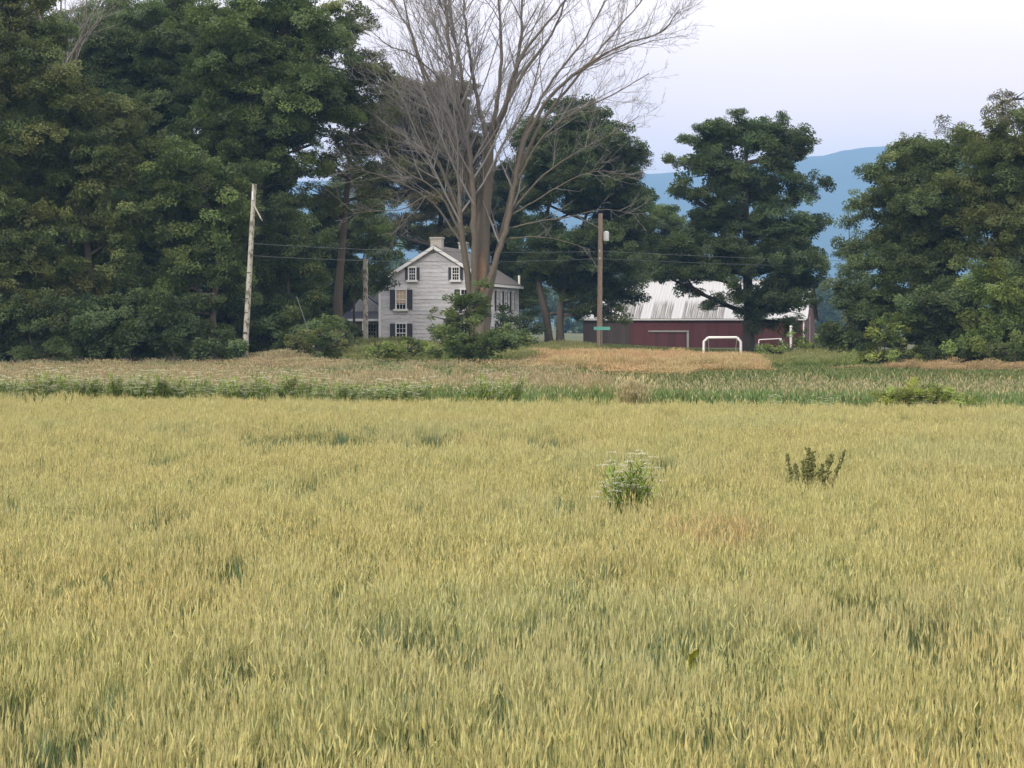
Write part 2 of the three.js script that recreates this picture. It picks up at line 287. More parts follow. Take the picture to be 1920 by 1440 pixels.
  const streak = [1, 2, 3].map((s) => tex(128, 256, (u, v) => { const n = wrapN(u, v, 16, 1.2, s) + 0.6 * wrapN(u, v, 46, 3, s + 4), k = 0.86 + 0.1 * wrapN(u, v, 20, 2, 3), e = sstep(0.5, 0.3, v + 0.2 * wrapN(u, v, 9, 1, 7)) * sstep(-0.2, 0.15, n); return [lerp(k, 0.42, e), lerp(k, 0.40, e), lerp(k, 0.36, e)]; }));
  const sm = [...clean.map((t) => std(lin(0.56, 0.56, 0.57), { map: t, roughness: 0.45 }))], ss = streak.map((t) => std(lin(0.56, 0.56, 0.57), { map: t, roughness: 0.5 }));
  const run = Math.hypot(dp / 2 + 0.4, (A - E) * (1 + 0.8 / dp)), ang = Math.atan2(A - E, dp / 2);
  const sheet = (() => { const m = new MB(), n = 12; for (let i = 0; i <= n; i++) for (const v of [0, 1]) { const q = i / n, rib = (i % 4 === 0) ? 0.045 : (i % 4 === 2 ? 0.012 : 0); m.vert(q, rib, -v, q, v); } for (let i = 0; i < n; i++) { const a = 2 * i; m.tri(a, a + 2, a + 1); m.tri(a + 1, a + 2, a + 3); } return m.geo(false); })();
  const n = 22, sw = (L + 0.7) / n;
  for (const side of [0, 1]) for (let k = 0; k < n; k++) {
    const streaked = side === 0 && k > 3 && k < 14, m = part('roof_sheet', sheet, streaked && R() < 0.85 ? ss[Math.floor(R() * 3)] : sm[Math.floor(R() * 2)], roof);
    m.scale.set(sw * 1.01, 1, run); m.rotation.order = 'YXZ';
    if (side === 0) { m.rotation.x = ang; m.position.set(-hl - 0.35 + k * sw, A + 0.08 - Math.sin(ang) * run + (k % 2) * 0.004, mid + Math.cos(ang) * run); }
    else { m.rotation.y = Math.PI; m.rotation.x = ang; m.position.set(-hl - 0.35 + (k + 1) * sw, A + 0.08 - Math.sin(ang) * run, mid - Math.cos(ang) * run); }
  }
  const dk = std(lin(0.06, 0.05, 0.05));
  for (const s of [-1, 1]) { const m = new MB(), dz = (dp / 2 + 0.4) * s, yl = A - (A - E) * (1 + 0.8 / dp) + 0.02; m.tube([V(hl + 0.3, A - 0.05, mid), V(hl + 0.3, yl - 0.1, mid + dz)], [0.11, 0.11], 4); part('barge_board', m.geo(false), dk, roof); }
  box('ridge_cap', sm[0], roof, -hl - 0.37, hl + 0.37, A + 0.05, A + 0.14, mid - 0.2, mid + 0.2);
  box('eave_board', H.trim, roof, -hl - 0.3, hl + 0.3, E - 0.32, E - 0.2, 0.28, 0.34);
}
// ---------------------------------------------------------------- poles, wires, frames
const boltHead = new THREE.CylinderGeometry(0.05, 0.05, 0.12, 8);
{
  const pole = (label, name, px0, D, px1, pyTop, r0, r1, mat) => {
    const b = onGround(px0, D), top = at(px1, pyTop, D), o = thing(name, label, 'pole', b);
    const m = new MB(), pts = [], rr = []; for (let k = 0; k <= 8; k++) { const t = k / 8; pts.push(V(lerp(0, top.x - b.x, t), lerp(-0.6, top.y - b.y, t), 0)); rr.push(lerp(r0, r1, t)); }
    m.tube(pts, rr, 12, { lump: 0.12, lf: 0.5, seed: px0 }); part('shaft', m.geo(), mat, o); return { o, b, h: top.y - b.y, lean: (top.x - b.x) / (top.y - b.y) };
  };
  const A = pole('tall weathered pale utility pole leaning in front of the dark woods', 'utility_pole', 457, 125, 477, 345, 0.175, 0.13, M.pole);
  const band = (P, y, r, h, mat, name = 'band') => { const m = new MB(); m.tube([V(P.lean * y, y, 0), V(P.lean * (y + h), y + h, 0)], [r, r], 12); return part(name, m.geo(), mat, P.o); };
  band(A, 1.7, 0.185, 0.10, M.darkIron); band(A, 3.7, 0.17, 0.05, M.darkIron); band(A, 2.9, 0.175, 0.04, M.darkIron); band(A, 5.2, 0.162, 0.05, M.darkIron);
  { const m = new MB(); m.tube([V(A.lean * 9.2, 9.2, 0.1), V(A.lean * 9.2 + 0.55, 8.2, 0.3)], [0.05, 0.045], 6); part('bracket', m.geo(), M.pole, A.o); }
  { const m = new MB(); m.tube([V(A.lean * 9.4 - 0.02, 9.4, 0.16), V(A.lean * 9.4 - 0.02, 9.9, 0.16)], [0.06, 0.05], 8); part('insulator', m.geo(), M.white, A.o); }
  const B = pole('short pale stub pole in front of the farmhouse wing', 'stub_pole', 686, 144, 685, 485, 0.17, 0.15, M.pole);
  band(B, 4.6, 0.175, 0.9, M.pole, 'sleeve');
  const C = pole('tan utility pole with white canister beside the barn', 'utility_pole', 1124, 148, 1126, 400, 0.19, 0.145, M.poleTan);
  { const m = new MB(), y = C.h - 1.9; m.tube([V(0.45, y, 0), V(0.45, y + 0.05, 0), V(0.45, y + 0.62, 0), V(0.45, y + 0.68, 0)], [0.14, 0.19, 0.19, 0.1], 12); const t = part('transformer', m.geo(), std(lin(0.62, 0.64, 0.64), { roughness: 0.5 }), C.o); const n = new MB(); n.tube([V(0.1, y + 0.3, 0), V(0.3, y + 0.3, 0)], [0.04, 0.04], 6); part('bracket', n.geo(), M.darkIron, t); }
  for (const y of [C.h - 2.6, C.h - 3.1]) { const m = new MB(); m.tube([V(0, y - 0.05, 0.16), V(0, y + 0.08, 0.2)], [0.05, 0.05], 8); part('insulator', m.geo(), M.white, C.o); }
  const wire = (label, p, q, sag) => { const m = new MB(), pts = []; for (let k = 0; k <= 24; k++) { const t = k / 24; pts.push(V(lerp(p.x, q.x, t), lerp(p.y, q.y, t) - sag * 4 * t * (1 - t), lerp(p.z, q.z, t))); } m.tube(pts, pts.map(() => 0.016), 5); const o = part(numbered('power_line'), m.geo(), M.wire, scene); tag(o, label, 'cable', 'wires strung between the poles'); };
  const la = (y) => V(A.b.x + A.lean * y, A.b.y + y, A.b.z + 0.2), lc = (y) => V(C.b.x, C.b.y + y, C.b.z + 0.2);
  const far = at(2350, 500, 185);
  wire('upper power line running from leaning pale pole to tan pole', la(6.9), lc(C.h - 2.6), 0.25); wire('lower power line running from leaning pale pole to tan pole', la(6.2), lc(C.h - 3.1), 0.3);
  wire('upper power line running from tan pole across the barn and tree', lc(C.h - 2.6), far.clone().add(V(0, 0.6, 0)), 0.55); wire('lower power line running from tan pole across the barn and tree', lc(C.h - 3.1), far.clone().add(V(0, 0.05, 0)), 0.5);
  { // street name sign on its own thin post
    const p = onGround(1122, 146), o = thing('street_sign', 'small green street name sign near the foot of tan pole', 'sign', p), h = 616;
    const y = at(1122, h, 146).y - p.y, m = new MB(); m.tube([V(0.15, -0.3, 0.3), V(0.15, y + 0.1, 0.3)], [0.03, 0.03], 8); part('post', m.geo(), M.darkIron, o);
    box('blade', std(lin(0.10, 0.36, 0.29), { roughness: 0.4 }), o, -0.32, 0.78, y - 0.1, y + 0.12, 0.335, 0.345);
  }
  { const p = onGround(600, 124), o = thing('guy_stake', 'thin slanting guy guard beside shrubs at the edge of woods', 'guy wire', p), t = at(556, 556, 125.5); t.sub(p); const m = new MB(), half = t.clone().multiplyScalar(0.5); m.tube([V(0, -0.2, 0), half], [0.055, 0.055], 8); part('guard', m.geo(), std(lin(0.5, 0.5, 0.45)), o); const n = new MB(); n.tube([half, t], [0.02, 0.02], 6); part('cable', n.geo(), M.wire, o); }
  const pipe = (name, label, cat, D, pts, r, group) => { const b = onGround(pts[0][0], D), o = thing(name, label, cat, b, 0, group); const ps = pts.map(([x, y, dz = 0]) => at(x, y, D + dz).sub(b)); return { o, ps, b, r }; };
  { const q = pipe('goal_frame', 'white pipe goal frame standing in the dry orange grass', 'goal', 140, [[1319, 668], [1320, 640], [1328, 633], [1382, 633], [1389, 641], [1389, 668]], 0.07);
    for (const [n, a, b] of [['upright', 0, 2], ['crossbar', 2, 3], ['upright', 3, 5]]) { const m = new MB(), s = q.ps.slice(a, b + 1); m.tube(s, s.map(() => 0.085), 10); part(n, m.geo(), M.white, q.o); } 
    const back = at(1331, 652, 141.2).sub(q.b), back2 = at(1378, 652, 141.2).sub(q.b); for (const [s, e] of [[q.ps[2], back], [q.ps[3], back2]]) { const m = new MB(), low = e.clone(); low.y = -0.1; low.z -= 0.3; m.tube([s, low], [0.025, 0.025], 6); part('back_stay', m.geo(), M.white, q.o); } }
  { const q = pipe('goal_frame', 'small white goal frame half hidden in green weeds by the white post', 'goal', 146, [[1422, 655], [1423, 637], [1463, 635], [1474, 655]]); for (const [n, a, b] of [['upright', 0, 1], ['crossbar', 1, 2], ['upright', 2, 3]]) { const m = new MB(), s = q.ps.slice(a, b + 1); m.tube(s, s.map((_, k) => (n === 'crossbar' ? 0.035 : a === 2 ? 0.08 : 0.04)), 8); part(n, m.geo(), M.white, q.o); } }
  { const b = onGround(1483, 148), o = thing('white_post', 'white wooden post standing at the right end of barn', 'post', b), h = at(1483, 612, 148).y - b.y, m = new MB(); m.tube([V(0, -0.3, 0), V(0, h - 0.06, 0)], [0.085, 0.085], 10); part('shaft', m.geo(), M.white, o); const c = new MB(); c.tube([V(0, h - 0.06, 0), V(0, h, 0), V(0, h + 0.06, 0)], [0.11, 0.11, 0.03], 10); part('cap', c.geo(), M.white, o); }
}
// ---------------------------------------------------------------- foliage
/** a spray of separate small leaves: n leaves of length l within radius r */
function spray(seed, n, r, l, w, flat = 0.7, droop = 0.3) {
  const R = mulberry(seed), m = new MB();
  for (let k = 0; k < n; k++) {
    const a = R() * 6.283, q = Math.cbrt(R()) * r, cz = R() * 2 - 1, s = Math.sqrt(1 - cz * cz), c = V(Math.cos(a) * s * q, cz * q * flat, Math.sin(a) * s * q);
    const dir = V(R() - 0.5, -droop * R() * 0.6 + (R() - 0.5) * 0.3, R() - 0.5).normalize(), side = V((R() - 0.5) * 1.5, 1, (R() - 0.5) * 1.5).cross(dir).normalize();
    const L = l * (0.65 + 0.7 * R()), h = w * (0.7 + 0.6 * R()) / 2, t = 0.75 + 0.5 * R(), col = [t * (0.92 + 0.2 * R()), t, t * (0.9 + 0.2 * R())];
    const mid = c.clone().addScaledVector(dir, L * 0.45), tip = c.clone().addScaledVector(dir, L), nrm = V().crossVectors(dir, side), fold = h * 0.35;
    const i0 = m.vert(c.x, c.y, c.z, 0, 0, col), i1 = m.vert(mid.x + side.x * h + nrm.x * fold, mid.y + side.y * h + nrm.y * fold, mid.z + side.z * h + nrm.z * fold, 0, 0, col), i2 = m.vert(mid.x - side.x * h + nrm.x * fold, mid.y - side.y * h + nrm.y * fold, mid.z - side.z * h + nrm.z * fold, 0, 0, col), i3 = m.vert(tip.x, tip.y, tip.z, 0, 0, col);
    m.tri(i0, i1, i3); m.tri(i0, i3, i2);
  }
  return m.geo(false);
}
const SPRAY = { broad: spray(1, 190, 0.6, 0.155, 0.105, 0.5), broad2: spray(2, 190, 0.58, 0.145, 0.1, 0.5), fine: spray(3, 150, 0.6, 0.2, 0.075, 0.5, 0.7), small: spray(4, 90, 0.36, 0.14, 0.095, 0.5), far: spray(5, 60, 1.4, 0.66, 0.5) };
const leafMat = new THREE.MeshPhysicalMaterial({ color: 0xffffff, vertexColors: true, roughness: 0.75, transmission: 0.45, thickness: 0, specularIntensity: 0.4 });
const GREEN = { deep: [0.090, 0.132, 0.040], mid: [0.118, 0.170, 0.046], olive: [0.142, 0.178, 0.052], bright: [0.16, 0.22, 0.05], brownish: [0.135, 0.132, 0.062], cool: [0.088, 0.134, 0.045], lime: [0.22, 0.28, 0.065] };
const tmpM = new THREE.Matrix4(), tmpQ = new THREE.Quaternion(), tmpE = new THREE.Euler(), tmpC = new THREE.Color();
function instanced(name, geo, mat, list, parent, kind = 'stuff') {
  const im = new THREE.InstancedMesh(geo, mat, list.length);
  list.forEach((q, k) => { tmpE.set(q.rx ?? 0, q.ry ?? 0, q.rz ?? 0); tmpQ.setFromEuler(tmpE); tmpM.compose(q.p, tmpQ, V(q.s, q.sy ?? q.s, q.s)); im.setMatrixAt(k, tmpM); im.setColorAt(k, tmpC.setRGB(q.c[0], q.c[1], q.c[2])); });
  im.name = name; im.castShadow = im.receiveShadow = true; if (kind) im.userData.kind = kind; parent.add(im); return im;
}
/** lobes: [px, py, rx, ry (pixels), dz metres] at distance D; a lobe is a bunch of smaller balls, each ball a shell of leaf sprays */
function leafCrown(lobes, D, org, R, o = {}) {
  const pts = [], balls = [], k = D / FPX, K = 0.56 * (o.K ?? 2.4), base = o.green ?? GREEN.mid;
  for (const [px, py, rx, ry, dz] of lobes) {
    const c = at(px, py, D).sub(org); c.z += dz ?? (R() - 0.5) * (rx * k) * 1.2;
    const fat = o.fat ?? 1.14, X = rx * k * fat, Y = ry * k * fat, Z = X * 0.9, n = Math.max(5, Math.round((o.nb ?? 1.9) * 1.6 * (X * Y + X * Z + Y * Z) / 3 / 0.9)), mean = (X + Y) / 2;
    for (let b = 0; b < n; b++) {
      const a = R() * 6.283, cy = 1 - R() * 1.95, s = Math.sqrt(Math.max(0, 1 - cy * cy)), q = b < n * 0.7 ? 0.6 + 0.45 * R() : 0.55 * R();
      const r = clamp(mean * (0.16 + 0.24 * R()), 0.3, 1.3), bc = V(c.x + Math.cos(a) * s * X * q, c.y + cy * Y * q, c.z + Math.sin(a) * s * Z * q);
      balls.push({ c: bc, r, lobe: c });
      const m = Math.round(4 * Math.PI * r * r * K * (0.75 + 0.5 * R())), tone = 0.72 + 0.56 * R(), ax = 1 + 0.7 * R(), ay = 0.5 + 0.5 * R(), warm = R() * 0.2 - 0.1;
      for (let j = 0; j < m; j++) {
        const aa = R() * 6.283, y = 1 - R() * 1.8, ss = Math.sqrt(Math.max(0, 1 - y * y)), rr = r * (0.5 + 0.75 * R() * R() + 0.1 * R());
        const t = tone * (0.72 + 0.56 * R());
        pts.push({ p: V(bc.x + Math.cos(aa) * ss * rr * ax + (R() - 0.5) * 0.8, bc.y + y * rr * ay + (R() - 0.5) * 0.45, bc.z + Math.sin(aa) * ss * rr * ax), rx: (R() - 0.5) * 1.5, ry: R() * 6.28, rz: (R() - 0.5) * 1.5, s: (o.s ?? 1) * (0.6 + 0.7 * R()), c: [base[0] * t * (1 + warm), base[1] * t, base[2] * t * (1 - warm)] });
      }
    }
  }
  return { pts, balls };
}
/** tree: px of the foot, distance, lobes; trunk runs from the foot through the given pixel bends into the crown */
function tree(name, label, o) {
  const R = mulberry(o.seed), b = onGround(o.x, o.D), g = thing(name, label, o.cat ?? 'tree', b, 0, o.group);
  const { pts, balls } = leafCrown(o.lobes, o.D, b, R, o);
  const trunkTop = o.stems ?? [[[o.x, 0], [o.lobes[0][0], o.lobes[0][1]]]];
  const heads = [];
  for (const st of trunkTop) {
    const ps = st.map(([x, y], i) => (i === 0 ? at(x, 610, o.D).sub(b).setY(-0.4) : at(x, y, o.D).sub(b)));
    const r0 = o.r ?? 0.28, curve = ps.length > 2 ? new THREE.CatmullRomCurve3(ps) : new THREE.CatmullRomCurve3([ps[0], ps[0].clone().lerp(ps[1], 0.5).add(V((R() - 0.5) * 0.5, 0, (R() - 0.5) * 0.5)), ps[1]]);
    const P = curve.getPoints(12), m = new MB(); m.tube(P, P.map((_, i) => r0 * (1.0 - 0.8 * i / 12) * (i === 0 ? 1.35 : 1)), 9, { lump: 0.25, seed: o.seed }); part('trunk', m.geo(), o.bark ?? M.barkDark, g); heads.push(P);
  }
  const m = new MB(), lobes = new Map();
  for (const q of balls) if (!lobes.has(q.lobe)) { // a limb out to every lobe, a branch to every ball
    const P = heads[Math.floor(R() * heads.length)]; let best = P[4], bd = 1e9; for (let i = 3; i < P.length; i++) { const dist = Math.abs(P[i].y + 0.35 * Math.hypot(P[i].x - q.lobe.x, P[i].z - q.lobe.z) - q.lobe.y); if (dist < bd) { bd = dist; best = P[i]; } }
    const midp = best.clone().lerp(q.lobe, 0.5); midp.y -= 0.12 * best.distanceTo(q.lobe) * (R() - 0.2); midp.x += (R() - 0.5) * 0.4;
    const cur = new THREE.QuadraticBezierCurve3(best, midp, q.lobe).getPoints(5); m.tube(cur, cur.map((_, i) => (o.r ?? 0.28) * lerp(0.42, 0.13, i / 5)), 5, { cap: false }); lobes.set(q.lobe, cur[3]);
  }
  for (const q of balls) { const s = lobes.get(q.lobe), mp = s.clone().lerp(q.c, 0.55); mp.y += 0.15 * (R() - 0.3) * s.distanceTo(q.c); const cur = new THREE.QuadraticBezierCurve3(s, mp, q.c).getPoints(3); m.tube(cur, cur.map((_, i) => lerp(0.055, 0.015, i / 3)), 4, { cap: false }); }
  if (!o.noLimbs) part('limbs', m.geo(), o.bark ?? M.barkDark, g, 'stuff');
  instanced('crown', SPRAY[o.leaf ?? 'broad'], leafMat, pts, g); return g;
}
const shrub = (name, label, o) => tree(name, label, { cat: 'shrub', r: 0.06, leaf: 'small', K: 4.2, nb: 3.2, ...o });

// bare branches: recursive twigs from a polyline
function bareLimb(m, tw, ps, r0, r1, R, depth, dens, up = 0.35) {
  const cur = new THREE.CatmullRomCurve3(ps), n = Math.max(6, ps.length * 4), P = cur.getPoints(n), len = cur.getLength(); for (let i = 1; i < n; i++) { const a = depth === 0 ? 0.035 + r0 * 0.1 : 0; P[i].x += (R() - 0.5) * 2 * a; P[i].y += (R() - 0.5) * a; P[i].z += (R() - 0.5) * 2 * a; }
  m.tube(P, P.map((_, i) => lerp(r0, r1, Math.pow(i / n, 0.85))), depth === 0 ? 9 : 5, { lump: depth === 0 ? 0.18 : 0, cap: false, seed: r0 * 99 });
  sprout(tw, P, len, r0, r1, R, depth, dens, up);
}
function sprout(tw, P, len, r0, r1, R, depth, dens, up) {
  if (depth > 2) return;
  const count = Math.round(len * dens[depth]);
  for (let k = 0; k < count; k++) {
    const t = depth === 0 ? 0.28 + 0.72 * Math.pow(R(), 0.8) : 0.15 + 0.85 * R(), i = Math.min(P.length - 2, Math.floor(t * (P.length - 1))), p = P[i].clone().lerp(P[i + 1], R());
    const T = P[i + 1].clone().sub(P[i]).normalize(), rnd = V(R() - 0.5, R() - 0.5, R() - 0.5); rnd.addScaledVector(T, -rnd.dot(T)).normalize();
    const dir = T.clone().multiplyScalar(0.75).addScaledVector(rnd, 0.55 + 0.35 * R()); dir.y += up * (0.3 + 0.5 * R()); dir.normalize();
    const L = len * [0.34, 0.42, 0.45][depth] * (0.5 + 0.9 * R()) * (1.1 - 0.55 * t), rr = Math.max(0.010, lerp(r0, r1, t) * (depth === 0 ? 0.42 : 0.5)), bend = V((R() - 0.5) * 0.3, 0.12 + 0.25 * R() * up, (R() - 0.5) * 0.3);
    const q = []; for (let j = 0; j <= 4; j++) { const s = j / 4; q.push(p.clone().addScaledVector(dir, L * s).addScaledVector(bend, L * s * s * 0.7).add(V((R() - 0.5), (R() - 0.5), (R() - 0.5)).multiplyScalar(L * 0.03))); }
    tw.tube(q, q.map((_, j) => lerp(rr, Math.max(0.006, rr * 0.35), j / 4)), depth === 0 ? 5 : 3, { cap: false });
    sprout(tw, q, L, rr, rr * 0.35, R, depth + 1, dens, up);
  }
}
{ // ---- the big dead tree
  const D = 138, b = onGround(897, D), R = mulberry(77), o = thing('dead_tree', 'large bare dead tree with many spreading grey limbs in front of farmhouse', 'tree', b);
  const loc = (l) => l.map(([x, y, dz = 0]) => { const p = at(x, y, D); p.z += dz; return p.sub(b); });
  const limb = (name, pts, r0, r1, dens, up) => { const m = new MB(), tw = new MB(); bareLimb(m, tw, loc(pts), name === 'limb' ? r0 * 0.68 : r0 * 0.92, name === 'limb' ? r1 * 0.7 : r1, R, 0, dens, up); const l = part(name, m.geo(), M.deadBark, o); if (tw.i.length) part('twigs', tw.geo(), M.deadTwig, l, 'stuff'); };
  const none = [0, 0, 0], d1 = [1.25, 1.7, 2.8], d2 = [1.6, 1.8, 2.8];
  { // main trunk; the bark has fallen from its west face low down and left orange wood
    const P = new THREE.CatmullRomCurve3(loc([[897, 690], [898, 620], [899, 560], [903, 470], [908, 380], [914, 300], [918, 262]])).getPoints(70), m = new MB(), n = 26;
    m.tube(P, P.map((_, i) => lerp(0.74, 0.30, (i / 70) ** 0.9) * (1 + 0.25 * Math.exp(-i / 5))), n, { lump: 0.3, lf: 0.25, seed: 4 });
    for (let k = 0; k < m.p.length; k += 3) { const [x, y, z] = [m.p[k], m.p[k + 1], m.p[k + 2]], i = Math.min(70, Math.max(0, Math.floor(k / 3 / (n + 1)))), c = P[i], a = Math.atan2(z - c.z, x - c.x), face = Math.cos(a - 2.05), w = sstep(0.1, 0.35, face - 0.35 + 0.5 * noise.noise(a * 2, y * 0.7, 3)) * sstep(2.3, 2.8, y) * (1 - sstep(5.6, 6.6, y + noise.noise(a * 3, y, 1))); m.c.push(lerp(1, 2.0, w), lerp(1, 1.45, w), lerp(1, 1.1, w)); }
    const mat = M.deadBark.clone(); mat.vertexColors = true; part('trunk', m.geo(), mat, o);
  }
  limb('stem', [[888, 660, 0.3], [884, 570, 0.5], [872, 470, 0.8], [862, 400, 1.0], [868, 320, 0.9], [876, 250, 0.6], [868, 150, 0.4], [850, 60, 0], [838, -60, -0.5]], 0.27, 0.08, d1, 0.5);
  limb('stem', [[912, 650, -0.3], [918, 560, -0.5], [929, 490, -0.8], [944, 420, -1], [962, 340, -1.2], [972, 280, -1]], 0.24, 0.12, [0.3, 1.2, 2], 0.5);
  limb('stem', [[888, 600, 0.6], [890, 500, 0.9], [888, 400, 1.2], [884, 320, 1.3], [874, 240, 1.3], [852, 150, 1.6], [838, 40, 1.8], [830, -80, 2]], 0.26, 0.07, d1, 0.5);
  limb('stem', [[908, 560, 0.3], [930, 490, 0.4], [952, 420, 0.5], [966, 340, 0.4], [985, 260, 0.5]], 0.24, 0.13, [0.3, 1, 2], 0.5);
  const L = (pts, r0, r1 = 0.035, dens = d1, up = 0.4) => limb('limb', pts, r0, r1, dens, up);
  L([[916, 275], [898, 200, -0.6], [882, 110, -1], [870, 20, -1.4], [862, -70, -1.6]], 0.25, 0.06);
  L([[918, 270], [932, 190, 0.6], [940, 100, 1], [936, 10, 1.4], [940, -80, 1.6]], 0.26, 0.06);
  L([[918, 272], [958, 170, -0.8], [975, 90, -1.2], [978, 10, -1.6], [985, -80, -2]], 0.3, 0.06);
  L([[945, 215, 0.4], [968, 130, 1.4], [1010, 70, 2.2], [1060, 10, 2.8], [1100, -60, 3]], 0.2, 0.05);
  L([[925, 250], [975, 150, 1.2], [1040, 60, 2], [1068, -30, 2.5]], 0.22, 0.05);
  L([[972, 285, -1], [1000, 210, -1.4], [1040, 140, -2], [1100, 60, -2.6], [1150, -40, -3]], 0.2, 0.05);
  L([[966, 330, -1.1], [1020, 220, -1.5], [1090, 130, -2], [1165, 40, -2.6], [1225, -30, -3]], 0.2, 0.045);
  L([[985, 262, 0.5], [1030, 185, 1], [1095, 130, 1.6], [1170, 90, 2.2], [1235, 70, 2.8], [1268, 30, 3]], 0.21, 0.035, d2);
  L([[1060, 155, 1.2], [1130, 115, 2], [1200, 92, 2.6], [1275, 78, 3]], 0.1, 0.02, d2);
  L([[960, 360], [1010, 270, 1.5], [1070, 220, 2.4], [1140, 190, 3], [1210, 150, 3.6]], 0.15, 0.03, d2);
  L([[955, 400], [1020, 330, 1], [1080, 290, 1.8], [1130, 265, 2.4], [1195, 225, 3]], 0.12, 0.025, d2);
  L([[950, 410], [1000, 380, 1], [1080, 335, 1.6], [1130, 325, 2], [1190, 340, 2.4]], 0.09, 0.02, d1, 0.1);
  L([[945, 430], [1000, 418, 0.6], [1070, 408, 1.2], [1130, 395, 1.6], [1185, 405, 2]], 0.085, 0.02, d1, -0.05);
  L([[940, 450], [1000, 445, 1], [1060, 455, 1.6], [1105, 470, 2]], 0.07, 0.018, d1, -0.2);
  L([[880, 350, 1], [850, 260, 1.6], [805, 170, 2.2], [775, 80, 2.6], [755, -20, 3]], 0.2, 0.045);
  L([[868, 320, 0.9], [835, 230, 0.4], [795, 130, 0], [770, 60, -0.5], [740, 10, -1], [715, -40, -1.4]], 0.18, 0.045);
  L([[862, 400, 1], [825, 310, 1.6], [780, 240, 2.2], [735, 190, 2.8], [690, 160, 3.2]], 0.15, 0.03, d2);
  L([[866, 440, 0.9], [820, 360, 1.4], [770, 330, 2], [715, 290, 2.6], [670, 275, 3]], 0.13, 0.025, d2, 0.2);
  L([[868, 460, 0.8], [815, 385, 1.2], [760, 350, 1.8], [705, 330, 2.2], [650, 318, 2.6]], 0.12, 0.022, d2, 0.15);
  L([[868, 450, 0.8], [830, 375, 1.4], [800, 372, 1.8], [760, 395, 2.2], [700, 400, 2.6], [655, 405, 3]], 0.10, 0.02, d1, 0.05);
  L([[864, 420, 1], [815, 300, 0], [765, 270, -0.8], [720, 250, -1.4], [700, 210, -2]], 0.12, 0.025, d2);
  L([[874, 240, 1.3], [820, 150, 2.2], [770, 110, 3], [735, 100, 3.6], [700, 70, 4]], 0.12, 0.025, d2);
  L([[905, 430], [870, 330, -1.2], [830, 270, -2], [790, 180, -2.6]], 0.16, 0.03, d2);
  L([[908, 380], [940, 270, -1.6], [985, 200, -2.4], [1010, 120, -3], [1020, 40, -3.4]], 0.16, 0.035);
}
{ // ---- thin dead tree above the woods, upper left
  const D = 138, b = onGround(128, D), R = mulberry(78), o = thing('dead_tree', 'thin bare grey tree top showing above the woods at upper left', 'tree', b);
  const loc = (l) => l.map(([x, y, dz = 0]) => { const p = at(x, y, D); p.z += dz; return p.sub(b); });
  for (const [n, pts, r] of [['trunk', [[128, 690], [126, 400], [122, 200], [118, 80], [112, -40]], 0.26], ['limb', [[122, 230], [140, 120], [158, 40], [170, -60]], 0.1], ['limb', [[122, 180], [95, 100], [75, 30], [70, -40]], 0.09], ['limb', [[124, 150, 0.5], [150, 90, 1], [200, 40, 1.4], [235, 10, 1.6]], 0.07]]) { const m = new MB(), tw = new MB(); bareLimb(m, tw, loc(pts), r, 0.03, R, 0, n === 'trunk' ? [0.5, 1.6, 2] : [1.6, 1.8, 2], 0.4); const l = part(n, m.geo(), M.deadBark, o); part('twigs', tw.geo(), M.deadTwig, l, 'stuff'); }
}
// ---- the woods on the left
const G = GREEN;
tree('broadleaf_tree', 'yellow green tree at far left edge with its top out of frame', { seed: 101, x: 10, D: 127, green: G.olive, lobes: [[15, 40, 75, 70], [-60, 120, 90, 80], [40, 140, 70, 60], [-30, 240, 90, 70], [30, 260, 60, 60], [-70, 360, 90, 80], [20, 370, 70, 60], [-20, 470, 90, 70], [60, 460, 50, 50], [-80, 560, 80, 80], [10, 570, 80, 60]], r: 0.34, group: 'trees of the left woods' });
tree('broadleaf_tree', 'round domed olive tree beside the left edge of woods', { seed: 102, x: 150, D: 129, green: G.olive, leaf: 'broad2', lobes: [[140, 190, 75, 60], [205, 215, 60, 50], [90, 240, 60, 50], [150, 280, 90, 60], [230, 300, 50, 55], [80, 330, 70, 55], [170, 370, 80, 60], [110, 430, 70, 50], [210, 440, 60, 50], [150, 510, 80, 55]], r: 0.3, stems: [[[175, 0], [165, 480], [135, 290], [140, 200]]], bark: M.bark, group: 'trees of the left woods' });
tree('broadleaf_tree', 'dark tall tree behind the round olive tree with ragged top', { seed: 103, x: 250, D: 146, green: G.deep, lobes: [[250, 70, 80, 60], [310, 60, 70, 55], [190, 110, 60, 50], [280, 140, 90, 60], [210, 190, 70, 50], [330, 170, 60, 60], [270, 240, 90, 60], [320, 300, 70, 60], [250, 340, 80, 60], [300, 420, 80, 70], [250, 520, 80, 70]], r: 0.34, group: 'trees of the left woods' });
tree('broadleaf_tree', 'leafy maple with brown trunk behind the leaning pale pole', { seed: 104, x: 392, D: 130, green: G.mid, lobes: [[345, 310, 60, 45], [400, 340, 60, 45], [310, 370, 50, 45], [370, 400, 70, 50], [430, 410, 45, 45], [320, 450, 60, 50], [390, 470, 60, 45], [340, 530, 60, 45], [420, 520, 50, 40], [300, 580, 60, 40], [370, 590, 55, 35]], r: 0.26, stems: [[[393, 0], [402, 560], [408, 480], [385, 360]]], bark: M.bark, group: 'trees of the left woods' });
tree('broadleaf_tree', 'tallest bright leafy tree of the woods above the leaning pale pole', { seed: 105, x: 505, D: 136, green: G.mid, lobes: [[480, 30, 80, 60], [560, 50, 75, 60], [420, 90, 70, 60], [510, 110, 90, 60], [600, 120, 60, 60], [440, 170, 80, 60], [560, 180, 70, 55], [620, 190, 45, 55], [400, 240, 60, 50], [490, 240, 80, 50], [560, 245, 45, 40], [430, 300, 60, 45], [520, 300, 50, 40], [600, 265, 34, 34], [585, 320, 26, 26]], r: 0.34, group: 'trees of the left woods' });
